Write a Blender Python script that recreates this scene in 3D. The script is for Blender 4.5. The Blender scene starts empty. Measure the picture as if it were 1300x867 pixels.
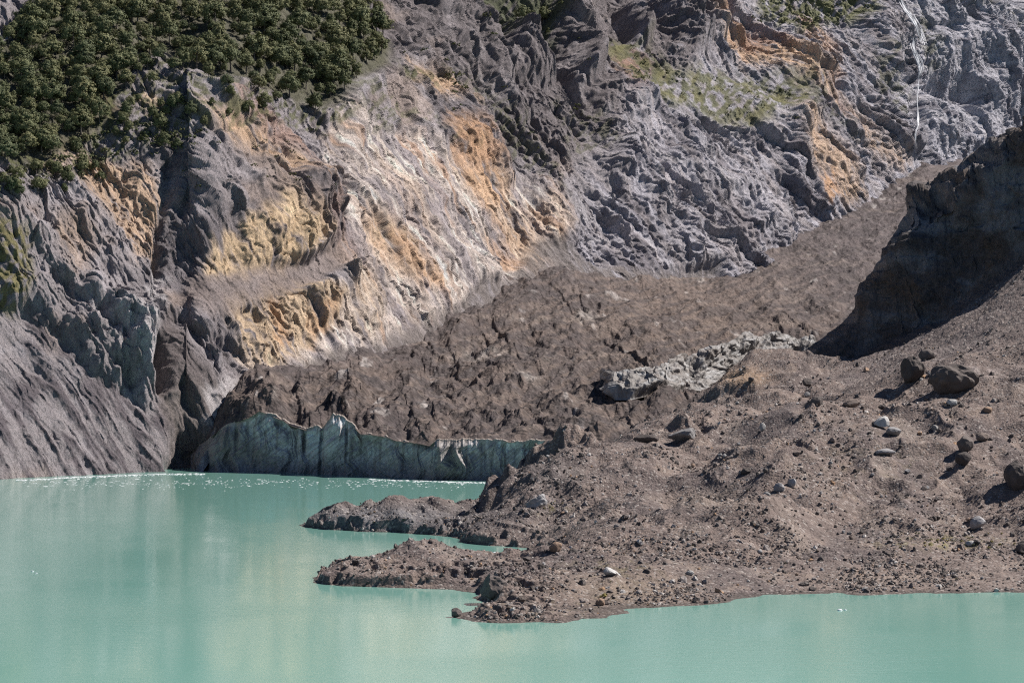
import bpy, math, random, time
import numpy as np
T0 = time.time()
# ------------------------------------------------------------------ basics
H = 52.0          # eye height above the lake, metres
F = 3058.0        # focal length in photo pixels (1300 px wide, 24 degrees)
YH = 433.5        # row of the horizon
C = bpy.context.scene.collection
f32 = np.float32
rng = np.random.default_rng(7)
R = random.Random(11)

def wpt(px, py, Y):
    return ((px - 650.0) / F * Y, Y, H + (YH - py) / F * Y)
def shoreY(py):
    return H * F / (py - YH)

# ------------------------------------------------------------------ noise (numpy)
_perm = np.random.default_rng(3).permutation(256).astype(np.int32)
_perm = np.concatenate([_perm, _perm, _perm])
_ga = np.random.default_rng(4).uniform(0, 2 * math.pi, 256)
_gx, _gy = np.cos(_ga).astype(f32), np.sin(_ga).astype(f32)
_g3 = np.random.default_rng(5).normal(size=(256, 3)); _g3 /= np.linalg.norm(_g3, axis=1)[:, None]; _g3 = _g3.astype(f32)
_rnd = np.random.default_rng(6).random((256, 4)).astype(f32)
def perlin(x, y, seed=0):
    x = np.asarray(x, f32); y = np.asarray(y, f32)
    xi = np.floor(x).astype(np.int32); yi = np.floor(y).astype(np.int32)
    fx = x - xi; fy = y - yi
    xi = (xi + seed * 17) & 255; yi = (yi + seed * 31) & 255
    u = fx * fx * fx * (fx * (fx * 6 - 15) + 10); v = fy * fy * fy * (fy * (fy * 6 - 15) + 10)
    a = _perm[xi] + yi; b = _perm[(xi + 1) & 255] + yi
    def g(h, dx, dy):
        h = _perm[h]; return _gx[h] * dx + _gy[h] * dy
    n0 = g(a, fx, fy) * (1 - u) + g(b, fx - 1, fy) * u
    n1 = g(a + 1, fx, fy - 1) * (1 - u) + g(b + 1, fx - 1, fy - 1) * u
    return (n0 * (1 - v) + n1 * v) * 1.45
def fbm(x, y, oct=5, seed=0, gain=.5, lac=2.03):
    s = 0; a = 1.0
    for i in range(oct):
        s = s + a * perlin(x, y, seed + i); x = x * lac + 3.1; y = y * lac + 1.7; a *= gain
    return s
def ridged(x, y, oct=5, seed=0, gain=.5, lac=2.1):
    s = 0; a = 1.0; w = 1.0
    for i in range(oct):
        n = 1 - np.abs(perlin(x, y, seed + i)) * 1.6
        n = n * n * np.sign(n) * w
        s = s + a * n; w = np.clip(n * 1.6, 0, 1); x = x * lac + 5.1; y = y * lac + 2.7; a *= gain
    return s - 1.0
def facets(x, y, seed=0, jit=.9, bias=0.0):
    """worley cells each carrying its own height and tilt: broken rock blocks"""
    x = np.asarray(x, f32); y = np.asarray(y, f32)
    xi = np.floor(x).astype(np.int32); yi = np.floor(y).astype(np.int32)
    best = np.full(x.shape, 9.0, f32); val = np.zeros(x.shape, f32); sec = np.full(x.shape, 9.0, f32)
    for i in (-1, 0, 1):
        for j in (-1, 0, 1):
            h = _perm[_perm[(xi + i + seed * 13) & 255] + ((yi + j + seed * 29) & 255)]
            dx = x - (xi + i + .5 + (_rnd[h, 0] - .5) * jit); dy = y - (yi + j + .5 + (_rnd[h, 1] - .5) * jit)
            d = dx * dx + dy * dy
            v = (_rnd[h, 2] - .5) + dx * ((_rnd[h, 3] - .5) * 2.2 - bias) + dy * (_rnd[h, 2] * 7 % 1 - .5) * 1.6
            m = d < best
            sec = np.where(m, best, np.minimum(sec, d))
            val = np.where(m, v, val); best = np.where(m, d, best)
    edge = np.sqrt(sec) - np.sqrt(best)
    return val, edge
def trin(x, y, seed=0):
    """continuous noise made of flat triangles: planar rock faces meeting at sharp edges"""
    x = np.asarray(x, f32); y = np.asarray(y, f32)
    k = (x + y) * 0.3660254; sx = x + k; sy = y + k
    i = np.floor(sx).astype(np.int32); j = np.floor(sy).astype(np.int32); fx = sx - i; fy = sy - j
    i = (i + seed * 37) & 255; j = (j + seed * 59) & 255
    h = lambda a, b: _rnd[_perm[_perm[a & 255] + (b & 255)], seed % 4]
    v00 = h(i, j); v11 = h(i + 1, j + 1); m = fx > fy
    vm = np.where(m, h(i + 1, j), h(i, j + 1)); a = np.where(m, fx, fy); b = np.where(m, fy, fx)
    return (v00 * (1 - a) + vm * (a - b) + v11 * b) * 2 - 1
def slabs(u, v, period, seed, edge=.11, wob=.8, brk=2.2):
    """dipping rock slabs: each climbs by a short steep step on one side and falls off as a broad plane on the other"""
    w = u / period + wob * fbm(u / (period * 2.4), v / (period * 4.5), 4, seed, gain=.55)
    k = np.floor(w); f = w - k; ki = k.astype(np.int32) & 255
    r = _rnd[_perm[ki], seed % 4]
    prof = np.where(f < edge, f / edge, (1 - f) / (1 - edge))
    b = trin(k * 3.7 + u * 0, v / (period * brk) + r * 50, seed)
    return prof * (.35 + .8 * r) * np.clip(.62 + .75 * b, .05, 1.5) * period
def faceted(x, y, sizes, slope=.28, seed=0, warp=.16):
    s = 0
    for k, sz in enumerate(sizes):
        an = 23 * k + 11 * seed; u, v = rot(x, y, an)
        wx = fbm(u / sz * .9, v / sz * .9, 2, seed + k) * warp; wy = fbm(u / sz * .9 + 9, v / sz * .9 + 4, 2, seed + k + 3) * warp
        s = s + trin(u / sz + wx, v / sz + wy, seed + k) * sz * slope
    return s
def sstep(a, b, x):
    t = np.clip((x - a) / (b - a), 0, 1); return t * t * (3 - 2 * t)
def rot(x, y, deg):
    c, s = math.cos(math.radians(deg)), math.sin(math.radians(deg))
    return x * c + y * s, -x * s + y * c
def polymask(px, py, poly, soft):
    """1 inside the outline, fading over soft units"""
    d = np.full(px.shape, 1e9, f32); inside = np.zeros(px.shape, bool)
    n = len(poly)
    for i in range(n):
        x0, y0 = poly[i]; x1, y1 = poly[(i + 1) % n]
        ex, ey = x1 - x0, y1 - y0
        t = np.clip(((px - x0) * ex + (py - y0) * ey) / (ex * ex + ey * ey + 1e-9), 0, 1)
        d = np.minimum(d, (px - x0 - t * ex) ** 2 + (py - y0 - t * ey) ** 2)
        if y0 != y1:
            c = ((y0 > py) != (y1 > py)) & (px < (x1 - x0) * (py - y0) / (y1 - y0) + x0)
            inside ^= c
    d = np.sqrt(d); sd = np.where(inside, d, -d)
    return sstep(-soft, soft, sd)
def segdist(px, py, x0, y0, x1, y1):
    ex, ey = x1 - x0, y1 - y0
    t = np.clip(((px - x0) * ex + (py - y0) * ey) / (ex * ex + ey * ey + 1e-9), 0, 1)
    return np.hypot(px - x0 - t * ex, py - y0 - t * ey), t
class RBF:
    """smooth surface through scattered control points"""
    def __init__(s, pts, vals, smooth=1e-4, scale=100.0):
        P = np.array(pts, float) / scale; n = len(P); s.P = P; s.sc = scale
        d = np.linalg.norm(P[:, None] - P[None], axis=2)
        A = np.zeros((n + 3, n + 3)); A[:n, :n] = s.k(d) + np.eye(n) * smooth
        A[:n, n] = 1; A[:n, n + 1:] = P; A[n, :n] = 1; A[n + 1:, :n] = P.T
        s.w = np.linalg.solve(A, np.concatenate([np.array(vals, float), [0, 0, 0]]))
    @staticmethod
    def k(r):
        return -r ** 1.3
    def __call__(s, x, y):
        x = np.asarray(x, float) / s.sc; y = np.asarray(y, float) / s.sc; n = len(s.P)
        o = s.w[n] + s.w[n + 1] * x + s.w[n + 2] * y
        for i in range(n):
            o = o + s.w[i] * s.k(np.sqrt((x - s.P[i, 0]) ** 2 + (y - s.P[i, 1]) ** 2 + 1e-4))
        return o

# ------------------------------------------------------------------ mesh helpers
def grid_mesh(name, P, col=None, mat=None, kind='structure', extra=None, closed=False):
    n, m = P.shape[:2]
    idx = np.arange(n * m).reshape(n, m)
    a, b, c, d = idx[:-1, :-1], idx[1:, :-1], idx[1:, 1:], idx[:-1, 1:]
    quads = np.stack([a, b, c, d], -1).reshape(-1, 4)
    me = bpy.data.meshes.new(name)
    me.vertices.add(n * m); me.vertices.foreach_set('co', np.ascontiguousarray(P, f32).ravel())
    k = len(quads)
    me.loops.add(k * 4); me.loops.foreach_set('vertex_index', quads.ravel().astype(np.int32))
    me.polygons.add(k); me.polygons.foreach_set('loop_start', np.arange(0, k * 4, 4, dtype=np.int32))
    me.polygons.foreach_set('use_smooth', np.zeros(k, bool))
    me.update(calc_edges=True)
    if col is not None:
        at = me.color_attributes.new('Col', 'FLOAT_COLOR', 'POINT')
        rgba = np.ones((n * m, 4), f32); rgba[:, :3] = col.reshape(-1, 3); at.data.foreach_set('color', rgba.ravel())
    if mat: me.materials.append(mat)
    o = bpy.data.objects.new(name, me); C.objects.link(o)
    if kind: o['kind'] = kind
    return o
def raw_mesh(name, V, Fc, mats=(), smooth=False):
    me = bpy.data.meshes.new(name); me.from_pydata([tuple(map(float, v)) for v in V], [], [tuple(map(int, q)) for q in Fc])
    me.validate(); me.update()
    for m in mats: me.materials.append(m)
    if smooth: me.polygons.foreach_set('use_smooth', np.ones(len(me.polygons), bool))
    return me
def link(name, me, parent=None):
    o = bpy.data.objects.new(name, me); C.objects.link(o)
    if parent: o.parent = parent
    return o
def tag(o, label=None, cat=None, group=None, kind=None):
    if label: o['label'] = label
    if cat: o['category'] = cat
    if group: o['group'] = group
    if kind: o['kind'] = kind
    return o
def big_mesh(name, V, Fq, mat, col=None):
    """V (n,3), Fq (k,3 or 4) arrays"""
    me = bpy.data.meshes.new(name); V = np.asarray(V, f32); Fq = np.asarray(Fq, np.int32); k, s = Fq.shape
    me.vertices.add(len(V)); me.vertices.foreach_set('co', V.ravel())
    me.loops.add(k * s); me.loops.foreach_set('vertex_index', Fq.ravel())
    me.polygons.add(k); me.polygons.foreach_set('loop_start', np.arange(0, k * s, s, dtype=np.int32))
    me.polygons.foreach_set('use_smooth', np.zeros(k, bool))
    me.update(calc_edges=True); me.materials.append(mat)
    if col is not None:
        at = me.color_attributes.new('Col', 'FLOAT_COLOR', 'POINT')
        rgba = np.ones((len(V), 4), f32); rgba[:, :3] = col; at.data.foreach_set('color', rgba.ravel())
    return me

# ------------------------------------------------------------------ materials
def new_mat(name):
    m = bpy.data.materials.new(name); m.use_nodes = True
    nt = m.node_tree; b = nt.nodes['Principled BSDF']; return m, nt, b
def N(nt, t, **kw):
    n = nt.nodes.new(t)
    for k, v in kw.items():
        if hasattr(n, k): setattr(n, k, v)
        else: n.inputs[k].default_value = v
    return n
def ground_mat(name, scale=1.0, bump=.5, rough=.92, speck=0.0, lo=.72, hi=1.3, bdist=.5):
    """vertex albedo, broken up by fine noise, with small-stone relief"""
    m, nt, b = new_mat(name); L = nt.links.new
    at = N(nt, 'ShaderNodeAttribute', attribute_name='Col')
    tc = N(nt, 'ShaderNodeTexCoord')
    n1 = N(nt, 'ShaderNodeTexNoise', Scale=1.3 * scale, Detail=8.0, Roughness=.7)
    L(tc.outputs['Object'], n1.inputs['Vector'])
    r1 = N(nt, 'ShaderNodeMapRange'); r1.inputs[1].default_value = .3; r1.inputs[2].default_value = .7
    r1.inputs[3].default_value = lo; r1.inputs[4].default_value = hi
    L(n1.outputs['Fac'], r1.inputs[0])
    mul = N(nt, 'ShaderNodeVectorMath', operation='SCALE')
    L(at.outputs['Color'], mul.inputs[0]); L(r1.outputs[0], mul.inputs['Scale'])
    vo = N(nt, 'ShaderNodeTexVoronoi', Scale=1.0 * scale)
    L(tc.outputs['Object'], vo.inputs['Vector'])
    last = mul.outputs[0]
    if speck > 0:
        gt = N(nt, 'ShaderNodeSeparateColor'); L(vo.outputs['Color'], gt.inputs[0])
        mr = N(nt, 'ShaderNodeMapRange'); mr.inputs[1].default_value = .86; mr.inputs[2].default_value = .95
        mr.inputs[3].default_value = 0; mr.inputs[4].default_value = speck
        L(gt.outputs[0], mr.inputs[0])
        mx = N(nt, 'ShaderNodeMix', data_type='RGBA'); L(mr.outputs[0], mx.inputs[0])
        L(last, mx.inputs[6]); mx.inputs[7].default_value = (.36, .33, .31, 1)
        last = mx.outputs[2]
    L(last, b.inputs['Base Color']); b.inputs['Roughness'].default_value = rough
    b.inputs['Specular IOR Level'].default_value = .25
    add = N(nt, 'ShaderNodeMath', operation='MULTIPLY_ADD')
    L(vo.outputs['Distance'], add.inputs[0]); add.inputs[1].default_value = -.9; L(n1.outputs['Fac'], add.inputs[2])
    bp = N(nt, 'ShaderNodeBump', Strength=bump, Distance=bdist); L(add.outputs[0], bp.inputs['Height'])
    L(bp.outputs[0], b.inputs['Normal'])
    return m
def plain_rock(name, c, v=.35, scale=1.2):
    m, nt, b = new_mat(name); L = nt.links.new
    tc = N(nt, 'ShaderNodeTexCoord'); n1 = N(nt, 'ShaderNodeTexNoise', Scale=scale, Detail=9.0, Roughness=.72)
    L(tc.outputs['Object'], n1.inputs['Vector'])
    oi = N(nt, 'ShaderNodeObjectInfo')
    cr = N(nt, 'ShaderNodeValToRGB'); e = cr.color_ramp.elements
    e[0].position = .3; e[0].color = (*[x * (1 - v) for x in c], 1); e[1].position = .72; e[1].color = (*[min(1, x * (1 + v)) for x in c], 1)
    L(n1.outputs['Fac'], cr.inputs[0])
    mr = N(nt, 'ShaderNodeMapRange'); mr.inputs[3].default_value = .75; mr.inputs[4].default_value = 1.25; L(oi.outputs['Random'], mr.inputs[0])
    sc = N(nt, 'ShaderNodeVectorMath', operation='SCALE'); L(cr.outputs[0], sc.inputs[0]); L(mr.outputs[0], sc.inputs['Scale'])
    L(sc.outputs[0], b.inputs['Base Color']); b.inputs['Roughness'].default_value = .9
    b.inputs['Specular IOR Level'].default_value = .25
    bp = N(nt, 'ShaderNodeBump', Strength=.6, Distance=.35); L(n1.outputs['Fac'], bp.inputs['Height']); L(bp.outputs[0], b.inputs['Normal'])
    return m
def cliff_mat(name, bump=.9, bdist=1.5, lo=.6, hi=1.42):
    m, nt, b = new_mat(name); L = nt.links.new
    at = N(nt, 'ShaderNodeAttribute', attribute_name='Col'); tc = N(nt, 'ShaderNodeTexCoord')
    mp_ = N(nt, 'ShaderNodeMapping'); mp_.inputs['Rotation'].default_value = (0, math.radians(34), 0); mp_.inputs['Scale'].default_value = (1.0, .5, .33)
    L(tc.outputs['Object'], mp_.inputs['Vector'])
    n1 = N(nt, 'ShaderNodeTexNoise', Scale=.75, Detail=10.0, Roughness=.78); L(mp_.outputs[0], n1.inputs['Vector'])
    n2 = N(nt, 'ShaderNodeTexNoise', Scale=.5, Detail=8.0, Roughness=.7); L(tc.outputs['Object'], n2.inputs['Vector'])
    ab = N(nt, 'ShaderNodeMath', operation='SUBTRACT'); L(n1.outputs['Fac'], ab.inputs[0]); ab.inputs[1].default_value = .5
    ab2 = N(nt, 'ShaderNodeMath', operation='ABSOLUTE'); L(ab.outputs[0], ab2.inputs[0])
    hsum = N(nt, 'ShaderNodeMath', operation='MULTIPLY_ADD'); L(ab2.outputs[0], hsum.inputs[0]); hsum.inputs[1].default_value = -2.2; L(n2.outputs['Fac'], hsum.inputs[2])
    r1 = N(nt, 'ShaderNodeMapRange'); r1.inputs[1].default_value = .33; r1.inputs[2].default_value = .67; r1.inputs[3].default_value = lo; r1.inputs[4].default_value = hi
    L(n1.outputs['Fac'], r1.inputs[0])
    mul = N(nt, 'ShaderNodeVectorMath', operation='SCALE'); L(at.outputs['Color'], mul.inputs[0]); L(r1.outputs[0], mul.inputs['Scale']); L(mul.outputs[0], b.inputs['Base Color'])
    b.inputs['Roughness'].default_value = .9; b.inputs['Specular IOR Level'].default_value = .25
    bp = N(nt, 'ShaderNodeBump', Strength=bump, Distance=bdist); L(hsum.outputs[0], bp.inputs['Height']); L(bp.outputs[0], b.inputs['Normal'])
    return m
M_cliff = cliff_mat('cliff_rock', 1.0, 2.0)
M_glac = ground_mat('debris_on_ice', scale=.55, bump=.75, speck=.12, bdist=1.1, lo=.6, hi=1.4)
M_mor = ground_mat('moraine_gravel', scale=1.6, bump=.7, speck=.6, bdist=.5, lo=.65, hi=1.35)
M_spur = cliff_mat('spur_rock', .8, 1.2)
M_ice = ground_mat('old_ice', scale=.6, bump=.45, rough=.55, bdist=.8)
M_rock = {'dark': plain_rock('dark_boulder_rock', (.105, .09, .085)), 'grey': plain_rock('grey_boulder_rock', (.24, .235, .24)),
          'pale': plain_rock('pale_boulder_rock', (.33, .325, .32), .25), 'tan': plain_rock('tan_boulder_rock', (.25, .175, .13), .25),
          'brown': plain_rock('brown_boulder_rock', (.16, .13, .115))}
M_floe, nt, b = new_mat('floating_ice'); b.inputs['Base Color'].default_value = (.62, .66, .68, 1); b.inputs['Roughness'].default_value = .5
def make_water():
    m, nt, b = new_mat('milky_lake_water'); L = nt.links.new
    tc = N(nt, 'ShaderNodeTexCoord')
    mp = N(nt, 'ShaderNodeMapping'); L(tc.outputs['Object'], mp.inputs['Vector']); mp.inputs['Scale'].default_value = (.006, .004, 1)
    n0 = N(nt, 'ShaderNodeTexNoise', Scale=1.0, Detail=4.0); L(mp.outputs[0], n0.inputs['Vector'])
    cr = N(nt, 'ShaderNodeValToRGB'); e = cr.color_ramp.elements
    e[0].position = .3; e[0].color = (.172, .36, .312, 1); e[1].position = .7; e[1].color = (.20, .405, .352, 1)
    L(n0.outputs['Fac'], cr.inputs[0]); L(cr.outputs[0], b.inputs['Base Color'])
    b.inputs['Roughness'].default_value = .06; b.inputs['IOR'].default_value = 1.58
    mp2 = N(nt, 'ShaderNodeMapping'); L(tc.outputs['Object'], mp2.inputs['Vector']); mp2.inputs['Scale'].default_value = (.22, .5, 1)
    w = N(nt, 'ShaderNodeTexNoise', Scale=1.0, Detail=6.0, Roughness=.65); L(mp2.outputs[0], w.inputs['Vector'])
    mp3 = N(nt, 'ShaderNodeMapping'); L(tc.outputs['Object'], mp3.inputs['Vector']); mp3.inputs['Scale'].default_value = (.01, .02, 1)
    g = N(nt, 'ShaderNodeTexNoise', Scale=1.0, Detail=3.0); L(mp3.outputs[0], g.inputs['Vector'])
    mr = N(nt, 'ShaderNodeMapRange'); mr.inputs[1].default_value = .4; mr.inputs[2].default_value = .62; mr.inputs[3].default_value = .35; mr.inputs[4].default_value = 1.0
    L(g.outputs['Fac'], mr.inputs[0])
    bp = N(nt, 'ShaderNodeBump', Distance=.055); L(w.outputs['Fac'], bp.inputs['Height']); L(mr.outputs[0], bp.inputs['Strength'])
    L(bp.outputs[0], b.inputs['Normal'])
    return m
M_water = make_water()

# ------------------------------------------------------------------ sun, sky, camera
SUN = np.array([.63, .22, .745]); SUN /= np.linalg.norm(SUN)
elev = math.asin(SUN[2]); azim = math.atan2(SUN[0], SUN[1])      # from +Y towards +X
w = bpy.data.worlds.new('World'); bpy.context.scene.world = w; w.use_nodes = True
bg = w.node_tree.nodes['Background']; sky = w.node_tree.nodes.new('ShaderNodeTexSky'); sky.sky_type = 'NISHITA'; sky.sun_disc = False
sky.sun_elevation = elev; sky.sun_rotation = azim; sky.altitude = 3000; sky.dust_density = .1; sky.ozone_density = 3.0; sky.air_density = .9
w.node_tree.links.new(sky.outputs[0], bg.inputs[0]); bg.inputs[1].default_value = .05
sl = bpy.data.lights.new('sun', 'SUN'); sl.energy = 5.0; sl.angle = math.radians(.5); sl.color = (1, .93, .855)
so = bpy.data.objects.new('sun', sl); C.objects.link(so)
so.rotation_euler = (math.pi / 2 - elev, 0, -azim + math.pi)
import mathutils
so.rotation_euler = mathutils.Vector((-SUN[0], -SUN[1], -SUN[2])).to_track_quat('-Z', 'Y').to_euler()
cam = bpy.data.cameras.new('camera'); cam.sensor_width = 36; cam.lens = 36 * F / 1300; cam.clip_start = 1; cam.clip_end = 30000
co = bpy.data.objects.new('camera', cam); C.objects.link(co); co.location = (0, 0, H); co.rotation_euler = (math.pi / 2, 0, 0)
sc = bpy.context.scene; sc.camera = co
sc.view_settings.view_transform = 'Standard'; sc.view_settings.look = 'None'; sc.view_settings.gamma = 1; sc.view_settings.exposure = .7
sc.cycles.max_bounces = 5; sc.cycles.diffuse_bounces = 1; sc.cycles.use_denoising = False; sc.cycles.filter_width = 1.15

# ------------------------------------------------------------------ lake
def plane(name, x0, x1, y0, y1, z, mat):
    me = raw_mesh(name, [(x0, y0, z), (x1, y0, z), (x1, y1, z), (x0, y1, z)], [(0, 1, 2, 3)], [mat]); o = link(name, me); o['kind'] = 'structure'; return o
lake = plane('lake_water', -1500, 1500, 20, 1300, 0, M_water)

# ------------------------------------------------------------------ the mountainside behind
FOOT = [(-700, 640, 780), (-400, 622, 850), (-150, 610, 900), (0, 606, 921), (100, 602, 944), (200, 598, 966), (235, 590, 978), (262, 560, 985), (285, 515, 1005),
        (310, 478, 1030), (440, 452, 1100), (560, 405, 1230), (640, 362, 1320), (720, 345, 1370), (800, 352, 1420), (900, 348, 1500), (1000, 312, 1620),
        (1080, 267, 1750), (1150, 227, 1900), (1172, 205, 1950), (1230, 205, 2020), (1300, 200, 2110), (1500, 190, 2350), (2000, 170, 2800)]
fx_, fy_, fY_ = [np.array(c, float) for c in zip(*FOOT)]
TAN = RBF([(-300, 500), (0, 580), (0, 400), (0, 250), (0, 120), (0, 0), (200, 580), (200, 400), (200, 250), (200, 120), (200, 0), (400, 400), (400, 250), (400, 100), (400, 0),
           (600, 350), (600, 200), (600, 50), (800, 330), (800, 200), (800, 60), (800, 0), (1000, 280), (1000, 150), (1000, 20), (1120, 200), (1120, 60), (1180, 190), (1180, 60), (1300, 190), (1300, 60), (1600, 100)],
          [.8, .8, .95, .85, .6, .6, .85, 1.0, .9, .5, .55, .8, .8, .55, .55,
           .7, .62, .65, .7, .62, .45, .5, .75, .55, .6, .75, .8, .95, 1.0, 1.0, 1.0, 1.0])
cols = np.concatenate([np.arange(-700, -40, 14), np.arange(-40, 1345, 1.0), np.arange(1345, 2000, 16)])
NV = 720
foot_py = np.interp(cols, fx_, fy_) + 34; foot_Y = np.interp(cols, fx_, fY_)
k_ = np.ones(19) / 19; foot_py = np.convolve(np.pad(foot_py, 9, 'edge'), k_, 'valid'); foot_Y = np.convolve(np.pad(foot_Y, 9, 'edge'), k_, 'valid')
t = np.concatenate([np.linspace(0, 1, NV), 1 + np.linspace(.02, .7, 40)])
TOP = -30.0
PX = np.repeat(cols[:, None], len(t), 1); PY = foot_py[:, None] + (TOP - foot_py[:, None]) * t[None]
YY = np.empty_like(PX); YY[:, 0] = foot_Y - 18
# coarse slope map, bilinear
gx = np.linspace(-700, 2000, 110); gy = np.linspace(-500, 720, 60); GX, GY = np.meshgrid(gx, gy, indexing='ij'); TG = np.clip(TAN(GX, GY), .42, 1.8)
def bil(G, x, y):
    i = np.clip((x - gx[0]) / (gx[1] - gx[0]), 0, len(gx) - 1.001); j = np.clip((y - gy[0]) / (gy[1] - gy[0]), 0, len(gy) - 1.001)
    a = i.astype(int); b_ = j.astype(int); u = i - a; v = j - b_
    return G[a, b_] * (1 - u) * (1 - v) + G[a + 1, b_] * u * (1 - v) + G[a, b_ + 1] * (1 - u) * v + G[a + 1, b_ + 1] * u * v
for j in range(1, len(t)):
    dpy = PY[:, j] - PY[:, j - 1]
    tn = bil(TG, PX[:, j], PY[:, j]); den = np.maximum(tn - (YH - PY[:, j]) / F, .16)
    YY[:, j] = YY[:, j - 1] - YY[:, j - 1] / F * dpy / den
def world_grid(PX, PY, YY):
    return np.stack([(PX - 650) / F * YY, YY, H + (YH - PY) / F * YY], -1)
def normals(P):
    a = np.gradient(P, axis=0); b = np.gradient(P, axis=1); n = np.cross(a, b); n /= np.linalg.norm(n, axis=2)[..., None] + 1e-9
    s = np.sign((n * (np.array([0, 0, H]) - P)).sum(-1)); s[s == 0] = 1
    return n * s[..., None]
P = world_grid(PX, PY, YY); Nn = normals(P)
# smooth normals so that relief is clean
X, Yw, Z = P[..., 0], P[..., 1], P[..., 2]
# surface coordinates in metres: across (a) and up (z)
A = (X + (Yw - 1200) * .28).astype(f32); Zf = Z.astype(f32)
wx = fbm(PX / 70, PY / 70, 3, 40) * 6; wy = fbm(PX / 70, PY / 70, 3, 50) * 6      # warp of the hand-drawn features (photo px at the wall's own distance)
QX, QY = (PX + wx + 1.5 * fbm(PX / 16, PY / 16, 4, 44)).astype(f32), (PY + wy + 1.5 * fbm(PX / 16, PY / 16, 4, 54)).astype(f32)
mpp = (Yw / F)                                                                      # metres per px there
D = np.zeros_like(X)
# (x0,y0,x1,y1,width,height m): ribs +, gullies -
RIBS = [(318, 240, 330, 300, 30, 10), (290, 262, 262, 290, 14, 4), (255, 228, 262, 262, 22, 9), (225, 215, 222, 250, 14, 5), (243, 290, 262, 305, 16, 6),
        (150, 400, 175, 430, 24, 8), (118, 372, 112, 385, 12, 5), (170, 455, 185, 485, 14, 5), (230, 430, 245, 500, 14, 6), (255, 392, 262, 410, 15, 6), (262, 440, 275, 448, 12, 5), (222, 470, 215, 500, 10, 4),
        (430, 130, 450, 210, 14, 6), (455, 240, 520, 340, 10, 3), (330, 130, 420, 150, 10, 4),
        (520, 130, 560, 250, 14, 4), (590, 330, 615, 345, 20, 6), (690, 240, 715, 290, 18, 7), (600, 130, 640, 230, 12, 4),
        (650, 60, 680, 100, 22, 12), (720, 20, 740, 90, 18, 12), (745, 90, 765, 130, 16, 7), (610, 60, 660, 150, 12, 6), (560, 10, 600, 40, 18, 6),
        (840, 5, 875, 60, 16, 15), (880, -5, 910, 45, 14, 13), (800, 10, 815, 50, 10, 9), (925, 10, 935, 45, 12, 7), (790, 110, 815, 135, 18, 7), (820, 140, 900, 190, 14, 5),
        (1000, 150, 1015, 210, 10, 7), (985, 150, 930, 140, 10, 4), (940, 240, 960, 280, 14, 7), (975, 280, 1000, 300, 14, 8), (905, 300, 915, 325, 14, 7), (1030, 290, 1040, 300, 10, 5),
        (860, 200, 920, 240, 12, 5), (780, 200, 850, 230, 12, 6), (770, 230, 830, 260, 12, 5), (1120, 205, 1080, 160, 10, 3),
        (1115, 35, 1140, 60, 22, 10), (1205, 152, 1235, 170, 32, 13), (1170, 100, 1172, 100, 14, 6), (1230, 60, 1290, 75, 22, 10), (1260, 105, 1280, 120, 20, 9), (1195, 60, 1190, 70, 18, 8), (1250, 20, 1300, 25, 14, 6)]
GULL = [(212, 215, 200, 330, 6, 4), (205, 330, 190, 450, 8, 5), (118, 410, 150, 440, 9, 8), (140, 470, 168, 492, 8, 5), (195, 440, 205, 490, 9, 8), (235, 405, 262, 450, 8, 5),
        (418, 218, 425, 275, 6, 7), (620, -10, 632, 60, 10, 9), (655, 110, 690, 110, 12, 8), (700, -10, 690, 50, 9, 8), (780, 0, 800, 40, 8, 8), (858, 5, 880, 50, 6, 9), (905, -5, 925, 30, 8, 9), (612, 150, 625, 175, 6, 7),
        (690, 120, 770, 200, 8, 4), (800, 160, 860, 190, 6, 3), (1055, 95, 1060, 115, 6, 6), (1145, 60, 1150, 100, 9, 12), (1158, 100, 1168, 200, 6, 10), (1180, 105, 1225, 125, 13, 12), (1290, 95, 1295, 110, 8, 7),
        (232, 582, 240, 560, 16, 16), (1150, 0, 1160, 60, 8, 7), (1285, 0, 1290, 30, 8, 6), (205, 215, 300, 170, 4, 2),
        (395, 560, 260, 520, 1, 0), (585, 100, 640, 180, 8, 4), (735, 140, 800, 205, 7, 4), (1165, 200, 1175, 225, 14, 6)]
for (x0, y0, x1, y1, wd, h) in RIBS:
    d, tt = segdist(QX, QY, x0, y0, x1, y1); u = d / wd; m = u < 2.2; h = h * (1.45 if (y0 < 140 and 540 < x0 < 940) else .75 if x0 < 540 else 1.0)
    D += np.where(m, h * np.exp(-(np.clip(u, 0, 3) ** 2.6) * 1.1), 0)
for (x0, y0, x1, y1, wd, h) in GULL:
    d, tt = segdist(QX, QY, x0, y0, x1, y1); u = d / wd; h = h * (1.4 if (y0 < 140 and 540 < x0 < 940) else 1.0)
    D -= h * np.exp(-(np.clip(u, 0, 3) ** 2) * 1.0)
# zones
forest_poly = [(-80, 30), (0, 48), (30, 20), (45, 0), (60, -80), (480, -80), (478, 10), (500, 55), (488, 85), (440, 110), (428, 140), (395, 138), (368, 132), (330, 128), (310, 112), (270, 118), (225, 100), (205, 92), (165, 100), (150, 128), (150, 160), (125, 172), (105, 185), (60, 205), (0, 222), (-80, 240)]
pale_poly = [(425, 135), (470, 165), (520, 175), (600, 205), (690, 240), (722, 285), (705, 312), (662, 352), (610, 362), (570, 405), (480, 440), (440, 455), (380, 470), (330, 478), (312, 455), (380, 430), (425, 400), (440, 340), (418, 270), (400, 210)]
fan_poly = [(-400, 380), (30, 392), (70, 420), (110, 470), (165, 500), (200, 520), (262, 545), (250, 600), (150, 640), (-400, 680)]
cone_poly = [(190, 430), (215, 400), (240, 450), (275, 480), (290, 530), (260, 560), (215, 540), (190, 500)]
bench_poly = [(240, 350), (300, 340), (380, 335), (430, 310), (440, 335), (400, 365), (300, 395), (255, 400), (235, 380)]
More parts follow.
